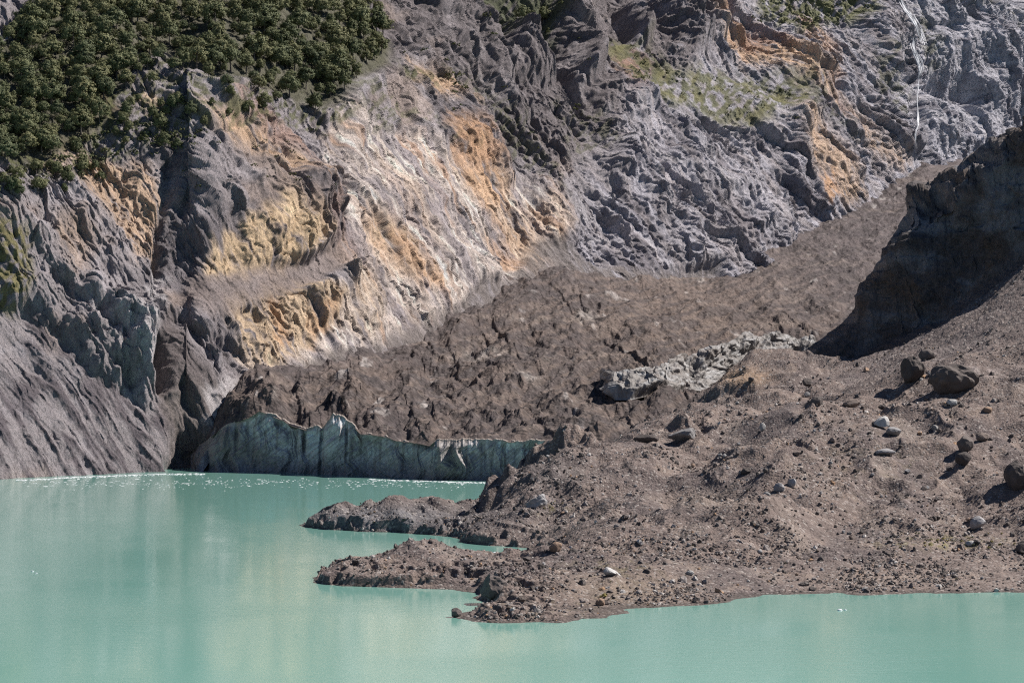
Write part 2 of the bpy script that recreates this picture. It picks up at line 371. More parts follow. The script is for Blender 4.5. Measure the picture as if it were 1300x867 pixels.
darktop_poly = [(478, -60), (900, -60), (900, 60), (860, 95), (790, 100), (770, 180), (700, 215), (640, 180), (600, 110), (540, 60), (505, 90), (470, 100)]
green_poly = [(770, 40), (800, 45), (850, 90), (930, 100), (1010, 115), (1015, 155), (940, 160), (880, 140), (840, 130), (800, 110)]
apron_poly = [(440, 455), (480, 430), (570, 400), (600, 362), (655, 350), (690, 300), (712, 305), (760, 335), (830, 345), (860, 352), (900, 345), (905, 380), (440, 500)]
apr2_poly = [(205, 500), (300, 480), (450, 440), (470, 470), (300, 520), (230, 600)]
mfan = polymask(QX, QY, fan_poly, 14); mpale = polymask(QX, QY, pale_poly, 10); mforest = polymask(QX, QY, forest_poly, 10)
mcone = polymask(QX, QY, cone_poly, 12); mbench = polymask(QX, QY, bench_poly, 8); mdark = polymask(QX, QY, darktop_poly, 20)
mgreen = polymask(QX, QY, green_poly, 12); mapron = np.maximum(polymask(QX, QY, apron_poly, 8), polymask(QX, QY, apr2_poly, 8))
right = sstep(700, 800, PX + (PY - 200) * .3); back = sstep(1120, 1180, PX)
soft = np.clip(mfan * .85 + mcone * .7 + mbench * .8 + mapron * .85 + mforest * .6 + mgreen * .55, 0, .9)
rough_ = 1 - soft
# large form
ustf, vstf = rot(A, Zf, 34)
D += 3.5 * fbm(A / 110, Zf / 110, 3, 1) * (1 - .5 * soft)
def streak(deg, sa, sz, seed, oct=5, kind=ridged):
    """buttresses running down the fall line; fall lines lean to the right"""
    u, v = rot(A, Zf, deg)
    return kind(u / sa + fbm(u / 90, v / 90, 2, seed + 20) * .8, v / sz, oct, seed)
mod = .45 + .9 * sstep(-.5, .6, fbm(A / 60, Zf / 60, 3, 91)) + .35 * mdark
mod = mod * rough_ * (1 - .5 * mpale)
ur, vr = rot(A, Zf, 52)
big = faceted(ustf, vstf / 1.7, (62, 30), .36, 1) * (1 - right) + faceted(ur, vr / 2.0, (48, 24), .40, 2) * right
ux, vx = rot(A, Zf, -24)          # cross joints
u2, v2 = rot(A, Zf, 18); ub, vb = rot(A, Zf, 6); uh, vh = rot(A, Zf, 78)
pa = sstep(-.35, .35, fbm(A / 40, Zf / 40, 3, 93)); pb = 1 - pa
left_m = (1 - right); mid_m = right * (1 - back)
med = (slabs(ustf, vstf, 30, 1) * .26 + slabs(ustf, vstf, 12.5, 2) * .30 * (.4 + .8 * pa) + slabs(u2, v2, 15, 3) * .24 * pb + slabs(ux, vx, 21, 4) * .15 * pb + slabs(ustf, vstf, 5.6, 5) * .34) * left_m \
    + (slabs(ur, vr, 26, 6) * .30 + slabs(ur, vr, 11, 7) * .34 * (.4 + .8 * pb) + slabs(u2, v2, 14, 8) * .28 * pa + slabs(uh, vh, 18, 9) * .16 * pb + slabs(ur, vr, 4.8, 10) * .40) * mid_m \
    + (slabs(ub, vb, 34, 11) * .28 + slabs(ub, vb, 13, 12) * .30 + slabs(uh, vh, 30, 13) * .20 + slabs(u2, v2, 6, 14) * .32) * back
fin = (slabs(ustf, vstf, 3.6, 15) * .36 + slabs(ustf, vstf, 2.2, 19) * .25 + slabs(ux, vx, 5.5, 16) * .16 * pb) * left_m + (slabs(ur, vr, 3.4, 17) * .42 + slabs(ur, vr, 2.2, 20) * .25 + slabs(ux, vx, 5, 18) * .18 * pa) * (1 - left_m) + faceted(A, Zf, (3.4,), .26, 5)
modf = .5 + .8 * sstep(-.4, .5, fbm(A / 28, Zf / 28, 3, 92))
D += big * mod * .6 + med * (.42 + .5 * mod) * (rough_ * (1 - .45 * mpale)) + fin * (.55 + .45 * modf) * (1 - .55 * soft)
lean = streak(33, 22, 90, 2, 3)
D += .9 * lean * rough_ * (1 - right) + .7 * streak(52, 18, 80, 3, 3) * rough_ * right * (1 - back) + 1.2 * streak(6, 28, 70, 4, 3) * back * rough_
# open joints and gullies: narrow, far apart
jn = np.clip(1 - np.abs(perlin(ustf / 17 + .6 * fbm(A / 25, Zf / 25, 3, 61), vstf / 75, 62)) * 7, 0, 1) ** 1.5
jn2 = np.clip(1 - np.abs(perlin(ur / 13 + .5 * fbm(A / 20, Zf / 20, 3, 63), vr / 60, 64)) * 6, 0, 1) ** 1.5
D -= (1.6 * jn * (1 - right) + 1.4 * jn2 * right) * mod
# bedding on the right, fine streaks on the pale face, rills on the dark fan
D += .9 * trin(ur / 3.0 + fbm(A / 30, Zf / 30, 3, 65) * 2, vr / 30, 7) * right * (1 - .6 * back) * rough_
D += .6 * ridged(ustf / 7, vstf / 34, 2, 36) * (1 - right) * rough_ + 1.0 * streak(27, 12, 60, 6, 2) * mpale
fan_str = streak(36, 7, 45, 5, 4)
D += .9 * fan_str * mfan + .7 * streak(20, 8, 50, 16, 4) * mcone + .5 * streak(30, 6, 50, 8, 3) * mapron + faceted(ustf, vstf / 2.5, (10, 4), .16, 8) * np.maximum(mfan, mcone)
D += .3 * fbm(ustf / 3.2, vstf / 4.0, 1, 15)
fade = sstep(0, 1, np.clip(t * 30, 0, 1))[None]
edgefix = np.where((PX < -40) | (PX > 1345) | (t[None] > 1), .6, 1.0)
P = P + Nn * (D * fade * edgefix)[..., None]
# albedo of the mountainside
def mixc(c, k, m):
    m = np.clip(m, 0, 1)[..., None]; return c * (1 - m) + np.array(k, f32) * m
col = np.ones(P.shape, f32) * np.array([.225, .205, .215], f32)
nz = fbm(A / 18, Zf / 18, 5, 21); nl = fbm(A / 70, Zf / 70, 4, 22)
ust, vst = rot(A, Zf, 32); nst = fbm(ust / 7, vst / 60, 5, 23); nst2 = fbm(ust / 3, vst / 22, 4, 25); nst3 = fbm(ust / 1.8, vst / 8, 3, 28)
col = mixc(col, (.12, .108, .118), sstep(-.1, .7, nl) * .8)
col = mixc(col, (.30, .28, .30), sstep(.1, .8, nz) * .6)
col = mixc(col, (.27, .20, .155), sstep(.15, .7, fbm(A / 40, Zf / 40, 4, 27)) * .45 * (1 - right))
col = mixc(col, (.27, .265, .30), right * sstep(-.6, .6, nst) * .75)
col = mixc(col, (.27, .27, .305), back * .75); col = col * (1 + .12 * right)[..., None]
ur_, vr_ = rot(A, Zf, 52); bd = trin(ur_ / 4 + fbm(A / 30, Zf / 30, 3, 65) * 2, vr_ / 40, 7)
col = mixc(col, (.12, .112, .135), right * sstep(.1, .7, bd) * .6); col = mixc(col, (.36, .345, .365), right * sstep(.3, .8, -bd) * .6)
col = mixc(col, (.13, .115, .12), mdark * sstep(-.6, .4, nz + .3))
col = mixc(col, (.48, .415, .375), mpale * sstep(-.8, .3, nst) * .85)
col = mixc(col, (.42, .27, .18), mpale * sstep(.2, .65, fbm(ust / 8 + 40, vst / 90, 4, 78)) * .65)
col = mixc(col, (.58, .53, .49), mpale * sstep(.1, .7, nst2) * .8)
col = mixc(col, (.24, .215, .23), mpale * sstep(.0, .5, fbm(ust / 10, vst / 80, 4, 77)) * .8)
def stain(poly, c, s=.85, soft_=9, thr=-.45):
    global col
    m = polymask(QX + nst * 9 + nst2 * 4, QY + nst * 9, poly, soft_ * 1.3)
    col = mixc(col, c, m * s * sstep(thr - .5, thr + .5, nst2 * .8 + nst * .5 + .7 * nst3))
OCH, YEL, RUS, ORG = (.43, .30, .20), (.47, .355, .235), (.25, .155, .115), (.42, .26, .155)
stain([(520, 72), (590, 110), (598, 135), (560, 128), (530, 110)], OCH)
stain([(560, 150), (600, 165), (625, 200), (640, 262), (622, 262), (590, 230), (570, 190)], ORG, .8)
stain([(560, 200), (640, 230), (700, 335), (684, 345), (640, 290), (600, 250)], OCH, .6, 6)
stain([(615, 290), (640, 300), (692, 345), (688, 352), (640, 318)], ORG, .7, 4)
stain([(262, 330), (300, 290), (345, 270), (405, 310), (380, 335), (330, 350), (262, 352)], YEL, .95)
stain([(290, 380), (330, 370), (380, 360), (430, 375), (425, 410), (395, 440), (350, 470), (320, 460), (300, 420)], YEL, .75)
stain([(340, 385), (352, 380), (372, 430), (360, 440)], ORG, .8, 4); stain([(392, 400), (420, 380), (415, 420), (395, 440)], ORG, .6, 5)
stain([(258, 165), (300, 170), (340, 200), (400, 235), (392, 255), (340, 230), (290, 200)], OCH, .8)
stain([(255, 130), (300, 140), (370, 180), (400, 220), (340, 200), (280, 160)], RUS, .7)
stain([(120, 195), (190, 215), (205, 250), (195, 320), (170, 330), (150, 270), (100, 215)], OCH, .75)
stain([(60, 300), (100, 290), (110, 350), (90, 370)], OCH, .35); stain([(30, 180), (110, 190), (160, 215), (60, 220)], OCH, .5)
stain([(170, 130), (190, 135), (215, 165), (190, 160)], YEL, .7, 4); stain([(110, 85), (125, 100), (155, 150), (140, 150), (118, 118)], RUS, .9, 4)
stain([(330, 230), (370, 270), (400, 300), (440, 340), (410, 320), (350, 270)], OCH, .5)
stain([(450, 265), (500, 300), (560, 365), (545, 375), (500, 350), (460, 310)], OCH, .75); stain([(470, 290), (555, 370), (560, 380), (490, 330)], ORG, .5, 5)
stain([(425, 350), (470, 330), (500, 380), (470, 430), (440, 420)], YEL, .35); stain([(470, 190), (520, 240), (560, 330), (530, 300), (480, 240)], OCH, .35)
stain([(365, 240), (400, 250), (440, 300), (470, 360), (440, 330), (400, 290)], RUS, .5)
stain([(640, 300), (700, 240), (722, 290), (690, 320)], OCH, .4); stain([(700, 330), (730, 345), (735, 360), (705, 350)], OCH, .6)
stain([(785, 90), (800, 65), (822, 110), (815, 135), (795, 125)], RUS, .9); stain([(780, 60), (830, 80), (840, 100), (790, 90)], RUS, .5)
stain([(885, 0), (915, 10), (935, 50), (960, 60), (1000, 70), (1062, 135), (1045, 135), (985, 100), (940, 85), (905, 50)], OCH, .9)
stain([(915, 20), (990, 55), (1000, 75), (940, 75)], RUS, .8); stain([(1000, 0), (1040, 20), (1065, 70), (1062, 125), (1040, 110), (1020, 50)], ORG, .6)
stain([(888, -10), (905, 15), (925, 45), (905, 45), (885, 10)], RUS, .9)
stain([(1000, 150), (1030, 165), (1070, 210), (1092, 250), (1075, 262), (1045, 225), (1010, 190)], OCH, .75); stain([(1040, 225), (1050, 220), (1060, 250), (1048, 265)], ORG, .9, 4)
stain([(1070, 130), (1110, 160), (1150, 205), (1140, 215), (1100, 180)], OCH, .6); stain([(1040, 135), (1080, 140), (1100, 165), (1060, 155)], RUS, .5)
# cover of soil, scree and plants
col = mixc(col, (.092, .08, .09), np.clip(mfan, 0, 1) * sstep(-.75, .2, fan_str + nz * .6) * .92)
col = mixc(col, (.115, .098, .098), mcone * .9)
col = mixc(col, (.19, .155, .145), mbench * .75); col = mixc(col, (.135, .118, .113), mapron * .9 * sstep(-.9, 0, nst2))
gn = fbm(PX / 9, PY / 9, 4, 24)
col = mixc(col, (.085, .09, .042), mgreen * sstep(-.5, .25, gn + nz * .4) * .85); col = mixc(col, (.135, .125, .055), mgreen * sstep(.0, .6, nz) * .6)
col = mixc(col, (.07, .07, .04), mforest * .85)
def veg(poly, s, c=(.085, .09, .04), thr=0.0):
    global col
    col = mixc(col, c, polymask(QX, QY, poly, 10) * s * sstep(thr - .25, thr + .35, gn))
veg([(150, 100), (330, 125), (440, 145), (430, 165), (330, 165), (260, 190), (170, 195), (60, 235), (-80, 260), (-80, 200), (100, 190)], .8, thr=.0)
veg([(950, -40), (1112, -40), (1112, 18), (1050, 25), (1022, 50), (965, 25)], .9, (.10, .105, .045), -.3)
veg([(600, -60), (720, -60), (705, 60), (640, 50), (600, 20)], .85, (.06, .07, .035), -.3)
veg([(560, 85), (600, 95), (660, 160), (700, 220), (720, 260), (650, 200)], .6, thr=.0); veg([(700, 130), (760, 140), (780, 200), (720, 200)], .5, thr=.1)
veg([(-40, 310), (32, 320), (34, 370), (15, 400), (-40, 400)], .85, (.15, .135, .05), -.2)
veg([(430, 100), (470, 110), (600, 190), (520, 160), (450, 170)], .6, thr=.1); veg([(500, 85), (560, 95), (560, 110), (510, 105)], .9, thr=-.3)
veg([(1110, 60), (1140, 60), (1155, 170), (1120, 130)], .55, thr=.0); veg([(1160, 10), (1180, 40), (1190, 90), (1165, 80)], .6, thr=-.1); veg([(1180, 0), (1300, 20), (1300, 30), (1190, 15)], .5, thr=0)
veg([(1020, 100), (1050, 140), (1100, 180), (1060, 170), (1000, 130)], .5, thr=0.0); veg([(460, 300), (480, 290), (520, 330)], .3)
# pale fresh rock by the gully
for poly in ([(115, 415), (150, 400), (180, 430), (200, 480), (180, 490), (150, 460)], [(190, 345), (215, 340), (205, 400), (185, 440), (180, 400)], [(255, 500), (300, 470), (310, 485), (280, 540), (258, 530)]):
    stain(poly, (.36, .34, .35), .85, 6, -.7)
stain([(40, 460), (80, 440), (110, 480), (90, 500)], (.25, .235, .25), .6)
col *= (1 + .20 * nst2 * (1 - soft) + .12 * nz)[..., None]
# snow on the far shoulder, top left corner
stain([(-60, 25), (8, 38), (14, 50), (-60, 60)], (.55, .55, .58), .7, 4)
col = col * 1.62
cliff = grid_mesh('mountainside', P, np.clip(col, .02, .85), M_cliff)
CL_P, CL_cols, CL_n = P, cols, Nn
def make_zbuf(P_, cell=1.6):
    """nearest surface point under each photo direction"""
    f = P_.reshape(-1, 3); u_ = ((f[:, 0] / f[:, 1] * F + 650 + 60) / cell).astype(int); v_ = ((YH - (f[:, 2] - H) / f[:, 1] * F + 60) / cell).astype(int)
    nu, nv = int(1420 / cell), int(1000 / cell); ok = (u_ >= 0) & (u_ < nu) & (v_ >= 0) & (v_ < nv); ids = np.nonzero(ok)[0]; ids = ids[np.argsort(-f[ids, 1], kind='stable')]
    buf = np.full((nu, nv), -1, int); buf[u_[ids], v_[ids]] = ids
    def look(px, py, ymin=0):
        i = int((px + 60) / cell); j = int((py + 60) / cell)
        for rad in range(0, 12):
            best = None
            for di in range(-rad, rad + 1):
                for dj in range(-rad, rad + 1):
                    if max(abs(di), abs(dj)) != rad: continue
                    a_, b_ = min(max(i + di, 0), nu - 1), min(max(j + dj, 0), nv - 1); k = buf[a_, b_]
                    if k >= 0 and f[k, 1] > ymin and (best is None or f[k, 1] < f[best, 1]): best = k
            if best is not None: return f[best].copy()
        return f[0].copy()
    return look
on_cliff = make_zbuf(P)
def on_cliff_old(px, py):
    """the visible point of the wall under a photo direction"""
    i = int(np.argmin(np.abs(cols - px))); p = P_cl[i]; pr = YH - (p[:, 2] - H) / p[:, 1] * F
    j = int(np.argmax(pr <= py)); return p[j]
P_cl = P
print('cliff', P.shape, time.time() - T0)

# ------------------------------------------------------------------ glacier
ICE_TOP = [(150, 575), (215, 592), (252, 566), (270, 552), (288, 540), (300, 536), (315, 531), (329, 523), (342, 526), (359, 534), (372, 540), (387, 545), (402, 542), (408, 546), (415, 537), (422, 527), (433, 528), (440, 535), (450, 542), (458, 551), (478, 553),
           (503, 560), (530, 563), (545, 566), (553, 560), (580, 559), (607, 559), (636, 560), (650, 562), (682, 560), (711, 564), (760, 566), (850, 566)]
ICE_W = [(150, 597), (215, 596), (366, 600), (491, 606), (561, 608.5), (607, 609.5), (700, 612), (850, 616)]
ix, iy = zip(*ICE_TOP); wx_, wy_ = zip(*ICE_W)
GC = [(px, py - 0.0, Y) for px, py, Y in FOOT if 255 < px < 1600]
GC += [(240, 575, 990)]
for px in (270, 330, 390, 450, 510, 570, 640, 711, 780, 850):
    GC.append((px, np.interp(px, ix, iy), shoreY(np.interp(px, wx_, wy_)) + 3))
GC += [(400, 500, 1010), (500, 510, 1010), (600, 510, 1020), (700, 520, 1000), (500, 470, 1110), (600, 450, 1150), (700, 470, 1100), (700, 400, 1260), (800, 440, 1180), (900, 450, 1190), (900, 400, 1320),
       (800, 490, 1060), (1000, 440, 1230), (1000, 380, 1400), (1100, 380, 1420), (1100, 320, 1600), (1050, 430, 1250), (950, 520, 1040), (1150, 500, 1100), (1300, 450, 1200), (1300, 300, 1700), (1600, 450, 1200)]
RG = RBF([(a, b) for a, b, _ in GC], [1000.0 / c for *_, c in GC], 1e-3)
gc = np.concatenate([np.arange(235, 1180, 1.15), np.arange(1180, 1420, 5)])
gtop = np.interp(gc, fx_, fy_) - 14; gbot = np.interp(gc, ix, iy); gbot = np.where(gc > 760, 566 - (gc - 760) * .12, gbot)
tv = np.linspace(0, 1, 330); PXg = np.repeat(gc[:, None], 330, 1); PYg = gbot[:, None] + (gtop - gbot)[:, None] * tv[None]
Yg = 1000.0 / RG(PXg, PYg)
G = world_grid(PXg, PYg, Yg); gxw, gyw = G[..., 0].astype(f32), G[..., 1].astype(f32)
nearf = 1 - sstep(1000, 1500, Yg)
hz = 2.4 * ridged(gxw / 34 + fbm(gxw / 60, gyw / 60, 2, 3), gyw / 40, 5, 101) * (.35 + .65 * nearf)
hz += 1.0 * fbm(gxw / 18, gyw / 40, 5, 103, gain=.5) * (.4 + .6 * nearf)
val, ed = facets(gxw / 15 + fbm(gxw / 15, gyw / 15, 2, 4) * .5, gyw / 24, 5); hz += faceted(gxw, gyw / 3.2, (22, 10, 5), .22, 11) * (.45 + .55 * nearf)
val2, ed2 = facets(gxw / 4.5, gyw / 14, 6); hz += faceted(gxw, gyw / 4, (2.6,), .25, 12)
gu, gv = rot(gxw, gyw / 3.0, 25); hz += (slabs(gu, gv, 14, 51) * .16 + slabs(gu, gv, 5.5, 52) * .16) * (.4 + .6 * nearf); gu, gv = rot(gxw, gyw / 3.0, -40); hz += slabs(gu, gv, 9, 53) * .14 * (.3 + .7 * nearf) + .9 * ridged(gxw / 16, gyw / 50, 4, 109)
hz += .3 * fbm(gxw / 2, gyw / 10, 3, 107)
# heaps standing behind the ice front
for (px, py, r, h) in ((290, 520, 20, 6), (350, 512, 14, 6), (378, 508, 14, 9), (423, 515, 10, 8), (437, 520, 8, 6), (470, 535, 14, 4), (455, 500, 25, 4), (540, 545, 20, 3), (390, 530, 12, 4), (330, 500, 16, 4), (600, 540, 30, 2)):
    d = np.hypot(PXg - px, (PYg - py) * 1.6) / r; hz += h * np.exp(-d ** 2) * (1 + .5 * fbm(gxw / 5, gyw / 5, 3, 99))
hz = hz * .72 + 1.6 * ridged((gxw - .35 * gyw) / 30, (gyw / 2.2 + .3 * gxw) / 60, 3, 121)
fr = sstep(0, .05, tv)[None]; G[..., 2] += hz * (.15 + .85 * fr)
gcol = np.ones(G.shape, f32) * np.array([.118, .096, .088], f32)
n1 = fbm(gxw / 60, gyw / 90, 4, 111); n2 = fbm(gxw / 8, gyw / 28, 5, 112); n3 = fbm(gxw / 14, gyw / 20, 4, 113)
gcol = mixc(gcol, (.095, .078, .075), sstep(-.2, .6, n1) * .8); gcol = mixc(gcol, (.075, .066, .07), sstep(.1, .6, n3) * .7); gcol = mixc(gcol, (.17, .14, .125), sstep(.1, .8, n2) * .6); gcol = mixc(gcol, (.115, .102, .11), sstep(1150, 1700, Yg) * .75)
gcol = mixc(gcol, (.115, .10, .105), (1 - sstep(500, 640, PXg)) * sstep(.55, .9, tv)[None] * .7)
gcol = mixc(gcol, (.35, .34, .34), sstep(.62, .85, fbm(gxw / 10, gyw / 34, 3, 117)) * .8)       # bare ice showing through
gcol = mixc(gcol, (.20, .20, .215), sstep(.35, .8, ridged(gxw / 25, gyw / 30, 3, 118)) * sstep(.2, .6, n3) * .6)
for (px, py, r) in ((425, 512, 7), (438, 522, 8), (376, 500, 6), (345, 516, 5), (610, 450, 20), (690, 455, 12), (745, 400, 14), (670, 480, 14)):
    d = np.hypot(PXg - px, (PYg - py) * 2.2) / r; gcol = mixc(gcol, (.36, .35, .34), np.exp(-d ** 2) * sstep(-.3, .3, n2) * .8)
gcol = mixc(gcol, (.24, .18, .135), np.exp(-(np.hypot((PXg - 880), (PYg - 380) * 1.5) / 130) ** 2) * .25)
gcol = gcol * np.array([.84, .80, .775], f32)
band = fbm((gxw + .3 * gyw) / 70, gyw / 16, 4, 122); gcol = mixc(gcol, (.06, .05, .048), sstep(.15, .6, band) * .55 * nearf); gcol = mixc(gcol, (.19, .155, .135), sstep(.2, .7, -band) * .4)
gfl = ridged((gxw - .45 * gyw) / 9, (gyw + .3 * gxw) / 90, 3, 119); gcol = mixc(gcol, (.05, .042, .044), sstep(.1, .8, -gfl) * .6); g5 = fbm(gxw / 2.2, gyw / 8, 3, 120); gcol = gcol * (1 + .45 * g5)[..., None]
grid_mesh('glacier', G, np.clip(gcol, .02, .8), M_glac)
# ice front
icols = np.arange(236, 800, .9); itop = np.interp(icols, ix, iy); iYf = shoreY(np.interp(icols, wx_, wy_))
itop = itop + 2 + 1.8 * fbm(icols / 11, icols * 0, 4, 130, gain=.6) + 1.0 * trin(icols / 6, icols * 0, 3)
nr = 110; tv = np.linspace(0, 1, nr); PXi = np.repeat(icols[:, None], nr, 1)
Ztop = H + (YH - itop) / F * (iYf + 3)
Zi = -2 + (Ztop[:, None] + 2 + 1.0) * tv[None]; Yi = iYf[:, None] + 3.5 * tv[None] ** 2
a = ((PXi - 650) / F * 930).astype(f32); zz = Zi.astype(f32)
flute = fbm(a / 5 + fbm(a / 12, zz / 12, 2, 6), zz / 45, 4, 131); u, v = rot(a, zz, 40)
strat = fbm(u / 26, v / .9, 4, 133)
crack = np.exp(-((PXi - 408 - (560 - (YH - (Zi - H) / 930 * F)) * .06) / 2.2) ** 2)
Di = 2.4 * flute + .35 * strat + faceted(a, zz / 1.8, (14, 6, 2.5), .25, 14) - 2.8 * crack + 3.5 * fbm(a / 40, zz / 80, 2, 135)
for cx, w_, h_ in ((386, 2, 2.5), (440, 1.6, 2), (572, 2, .5), (655, 3, .8), (520, 2.5, .6), (300, 3, 3)):
    Di -= h_ * np.exp(-((PXi - cx) / w_) ** 2) * sstep(.2, .8, tv)[None]
Di *= (1 - .85 * sstep(.82, 1, tv))[None]
low = 1 - sstep(.0, .35, tv)[None]
Yi2 = Yi - Di - 2.0 * low * (1 - sstep(330, 420, PXi)) + 14 * (1 - sstep(238, 275, PXi))
I = np.stack([(PXi - 650) / F * iYf[:, None], Yi2, Zi], -1)
# the lip turns back over the debris cover
back_rows = [I[:, -1] + np.array([0, dy, dz]) for dy, dz in ((1.5, .3), (4, .2), (8, -1.5), (13, -6))]
I = np.concatenate([I, np.stack(back_rows, 1)], 1)
pyi = YH - (Zi - H) / Yi * F
icol = np.ones(Zi.shape + (3,), f32) * np.array([.47, .45, .46], f32)
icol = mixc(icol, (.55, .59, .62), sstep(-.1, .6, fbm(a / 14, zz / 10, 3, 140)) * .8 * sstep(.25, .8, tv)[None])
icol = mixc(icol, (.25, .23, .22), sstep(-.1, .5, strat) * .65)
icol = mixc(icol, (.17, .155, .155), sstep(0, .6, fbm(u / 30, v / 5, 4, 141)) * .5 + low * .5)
dirty = np.clip(1 - sstep(-14, 16, (PXi - 300) * .75 - (pyi - 545) * 1.05), 0, 1)
icol = mixc(icol, (.20, .175, .17), dirty * .85)
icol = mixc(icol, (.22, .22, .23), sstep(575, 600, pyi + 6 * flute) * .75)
icol = mixc(icol, (.24, .22, .21), sstep(450, 500, PXi) * (1 - sstep(530, 570, PXi)) * .45)
drip = fbm(a / 1.8, zz / 40, 3, 145); icol = mixc(icol, (.17, .15, .14), sstep(.0, .5, drip + .5 * (tv[None] - .6)) * .6)
icol = mixc(icol, (.17, .16, .155), np.exp(-((PXi - 572) / 24) ** 2) * .9)  # shade painted into the ice colour to subdue a sunlit patch
icol = mixc(icol, (.30, .26, .23), sstep(.93, .99, tv + .03 * flute) * .9)
icol = np.concatenate([icol, np.ones((len(icols), 4, 3), f32) * np.array([.16, .13, .115], f32)], 1)
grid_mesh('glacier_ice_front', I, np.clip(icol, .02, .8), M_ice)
print('glacier', time.time() - T0)

# white ice ridge on the glacier
RT = [(762, 468), (772, 464), (785, 470), (800, 464), (825, 462), (838, 462), (850, 452), (870, 446), (885, 444), (905, 436), (925, 430), (945, 420), (950, 418), (965, 424), (985, 418), (1000, 422), (1015, 425), (1030, 427), (1042, 434)]
RB = [(762, 474), (780, 492), (800, 492), (830, 485), (870, 480), (900, 480), (940, 470), (1000, 458), (1042, 450)]
rc = np.arange(762, 1042, .8); rt = np.interp(rc, *zip(*RT)) + 3 + 2.2 * fbm(rc / 8, rc * 0, 4, 150) + 2.2 * trin(rc / 9, rc * 0, 5); rb = np.interp(rc, *zip(*RB)) + 16
nr = 70; tv = np.linspace(0, 1, nr); PXr = np.repeat(rc[:, None], nr, 1); PYr = rb[:, None] + (rt - rb)[:, None] * tv[None]
Y0 = 1000.0 / RG(rc, rb) - 6; Yr = Y0[:, None] + 22 * tv[None]
Q = world_grid(PXr, PYr, Yr); a = Q[..., 0].astype(f32); zz = Q[..., 2].astype(f32); u, v = rot(a, zz, -35)
dr = .5 * ridged(u / 14, v / 4.2, 3, 151) + slabs(v, u, 5, 41) * .35 + slabs(u, v, 9, 42) * .25 + faceted(u, v, (16, 8, 4, 2), .3, 15) + 1.2 * fbm(a / 9, zz / 6, 3, 155) + .3 * fbm(a / 1.5, zz / 1.5, 3, 152)
dr *= (sstep(0, .15, tv) * (1 - .6 * sstep(.85, 1, tv)))[None] * np.minimum(1, np.minimum(rc - 762, 1042 - rc) / 14)[:, None]
Q = Q + normals(Q) * dr[..., None]
Q = np.concatenate([Q, np.stack([Q[:, -1] + np.array(d) for d in ((0, 2, 0), (0, 5, -1.5), (0, 9, -6), (0, 14, -16))], 1)], 1)
rcol = np.ones(Zi.shape[:0] + Q.shape, f32) * np.array([.17, .16, .155], f32); pad = lambda m: np.concatenate([m, np.repeat(m[:, -1:], 4, 1)], 1)
rcol = mixc(rcol, (.27, .27, .275), pad(sstep(-.1, .6, fbm(u / 6, v / 2, 4, 153)))); rcol = mixc(rcol, (.17, .15, .14), pad(sstep(.1, .6, fbm(a / 10, zz / 4, 4, 154))) * .7)
tag(grid_mesh('ice_ridge', Q, np.clip(rcol, .02, .8), M_ice))

# ------------------------------------------------------------------ foreground moraine (height field over the ground plan)
MC = []   # (x, y, z)
def mp(*pts):
    for px, py, Y in pts: MC.append(wpt(px, py, Y))
def mz(*pts):
    for px, Y, z in pts: MC.append(((px - 650) / F * Y, Y, z))
def shore(*pts):
    for px, py in pts: MC.append(wpt(px, py, shoreY(py)))
shore((402, 671), (440, 673), (500, 675), (545, 679), (580, 683), (620, 693), (684, 697), (700, 701), (656, 714), (625, 706))
shore((392, 738), (404, 742), (460, 745), (540, 747), (600, 749), (603, 757), (588, 774), (572, 782), (590, 788), (620, 790), (700, 791), (756, 790), (820, 781), (850, 773), (900, 768), (977, 760), (1104, 754), (1200, 753), (1300, 753), (1450, 753))
# lake bed
mz((300, 690, -4), (380, 660, -3), (450, 650, -3), (520, 636, -3), (560, 610, -3), (640, 585, -2.0), (440, 580, -3.5), (520, 585, -3.5), (380, 560, -4), (360, 520, -4), (420, 500, -3), (500, 500, -3), (560, 492, -2.5), (550, 470, -3),
   (560, 445, -3), (640, 435, -3), (740, 435, -3), (850, 445, -4), (980, 470, -4), (1104, 475, -3), (1250, 475, -4), (1500, 475, -4), (450, 720, -2), (520, 740, -3), (590, 770, -3), (640, 815, -3), (680, 860, -2), (740, 900, 2), (350, 700, -4))
# spit 2 crest and sides
mp((410, 730, 526), (440, 717, 532), (480, 701, 538), (544, 687, 538), (590, 694, 537), (620, 706, 534), (640, 714, 530), (480, 730, 516), (540, 728, 516), (590, 732, 517), (544, 700, 528))
mz((440, 552, -.5), (480, 558, -.8), (544, 562, -1), (600, 560, -.5))
# spit 3
mp((660, 712, 532), (700, 708, 525), (730, 712, 515), (690, 735, 492), (640, 738, 500), (625, 752, 487), (640, 768, 470), (700, 770, 468), (760, 765, 475), (800, 740, 495), (760, 710, 515), (860, 730, 510), (600, 778, 458))
# general rise to the right
mp((740, 690, 548), (800, 655, 575), (850, 690, 545), (880, 652, 582), (930, 664, 575), (940, 690, 545), (1000, 720, 522), (1000, 690, 545), (1060, 705, 535), (1120, 700, 545), (1160, 690, 560), (1220, 695, 556), (1300, 700, 555), (1200, 730, 520), (1300, 730, 520), (1100, 735, 515), (1450, 700, 555),
   (820, 690, 545), (900, 740, 505), (950, 735, 510), (780, 668, 570), (740, 660, 590), (720, 694, 572),
   (1000, 650, 600), (1060, 655, 600), (1150, 660, 600), (1250, 660, 600), (1350, 655, 600), (1000, 615, 640), (1100, 620, 640), (1200, 620, 640), (1300, 620, 640), (1450, 620, 640), (1060, 590, 660), (1160, 590, 660), (1300, 550, 690), (1200, 550, 690), (1100, 555, 685), (1000, 580, 670), (920, 590, 665), (1450, 540, 690))
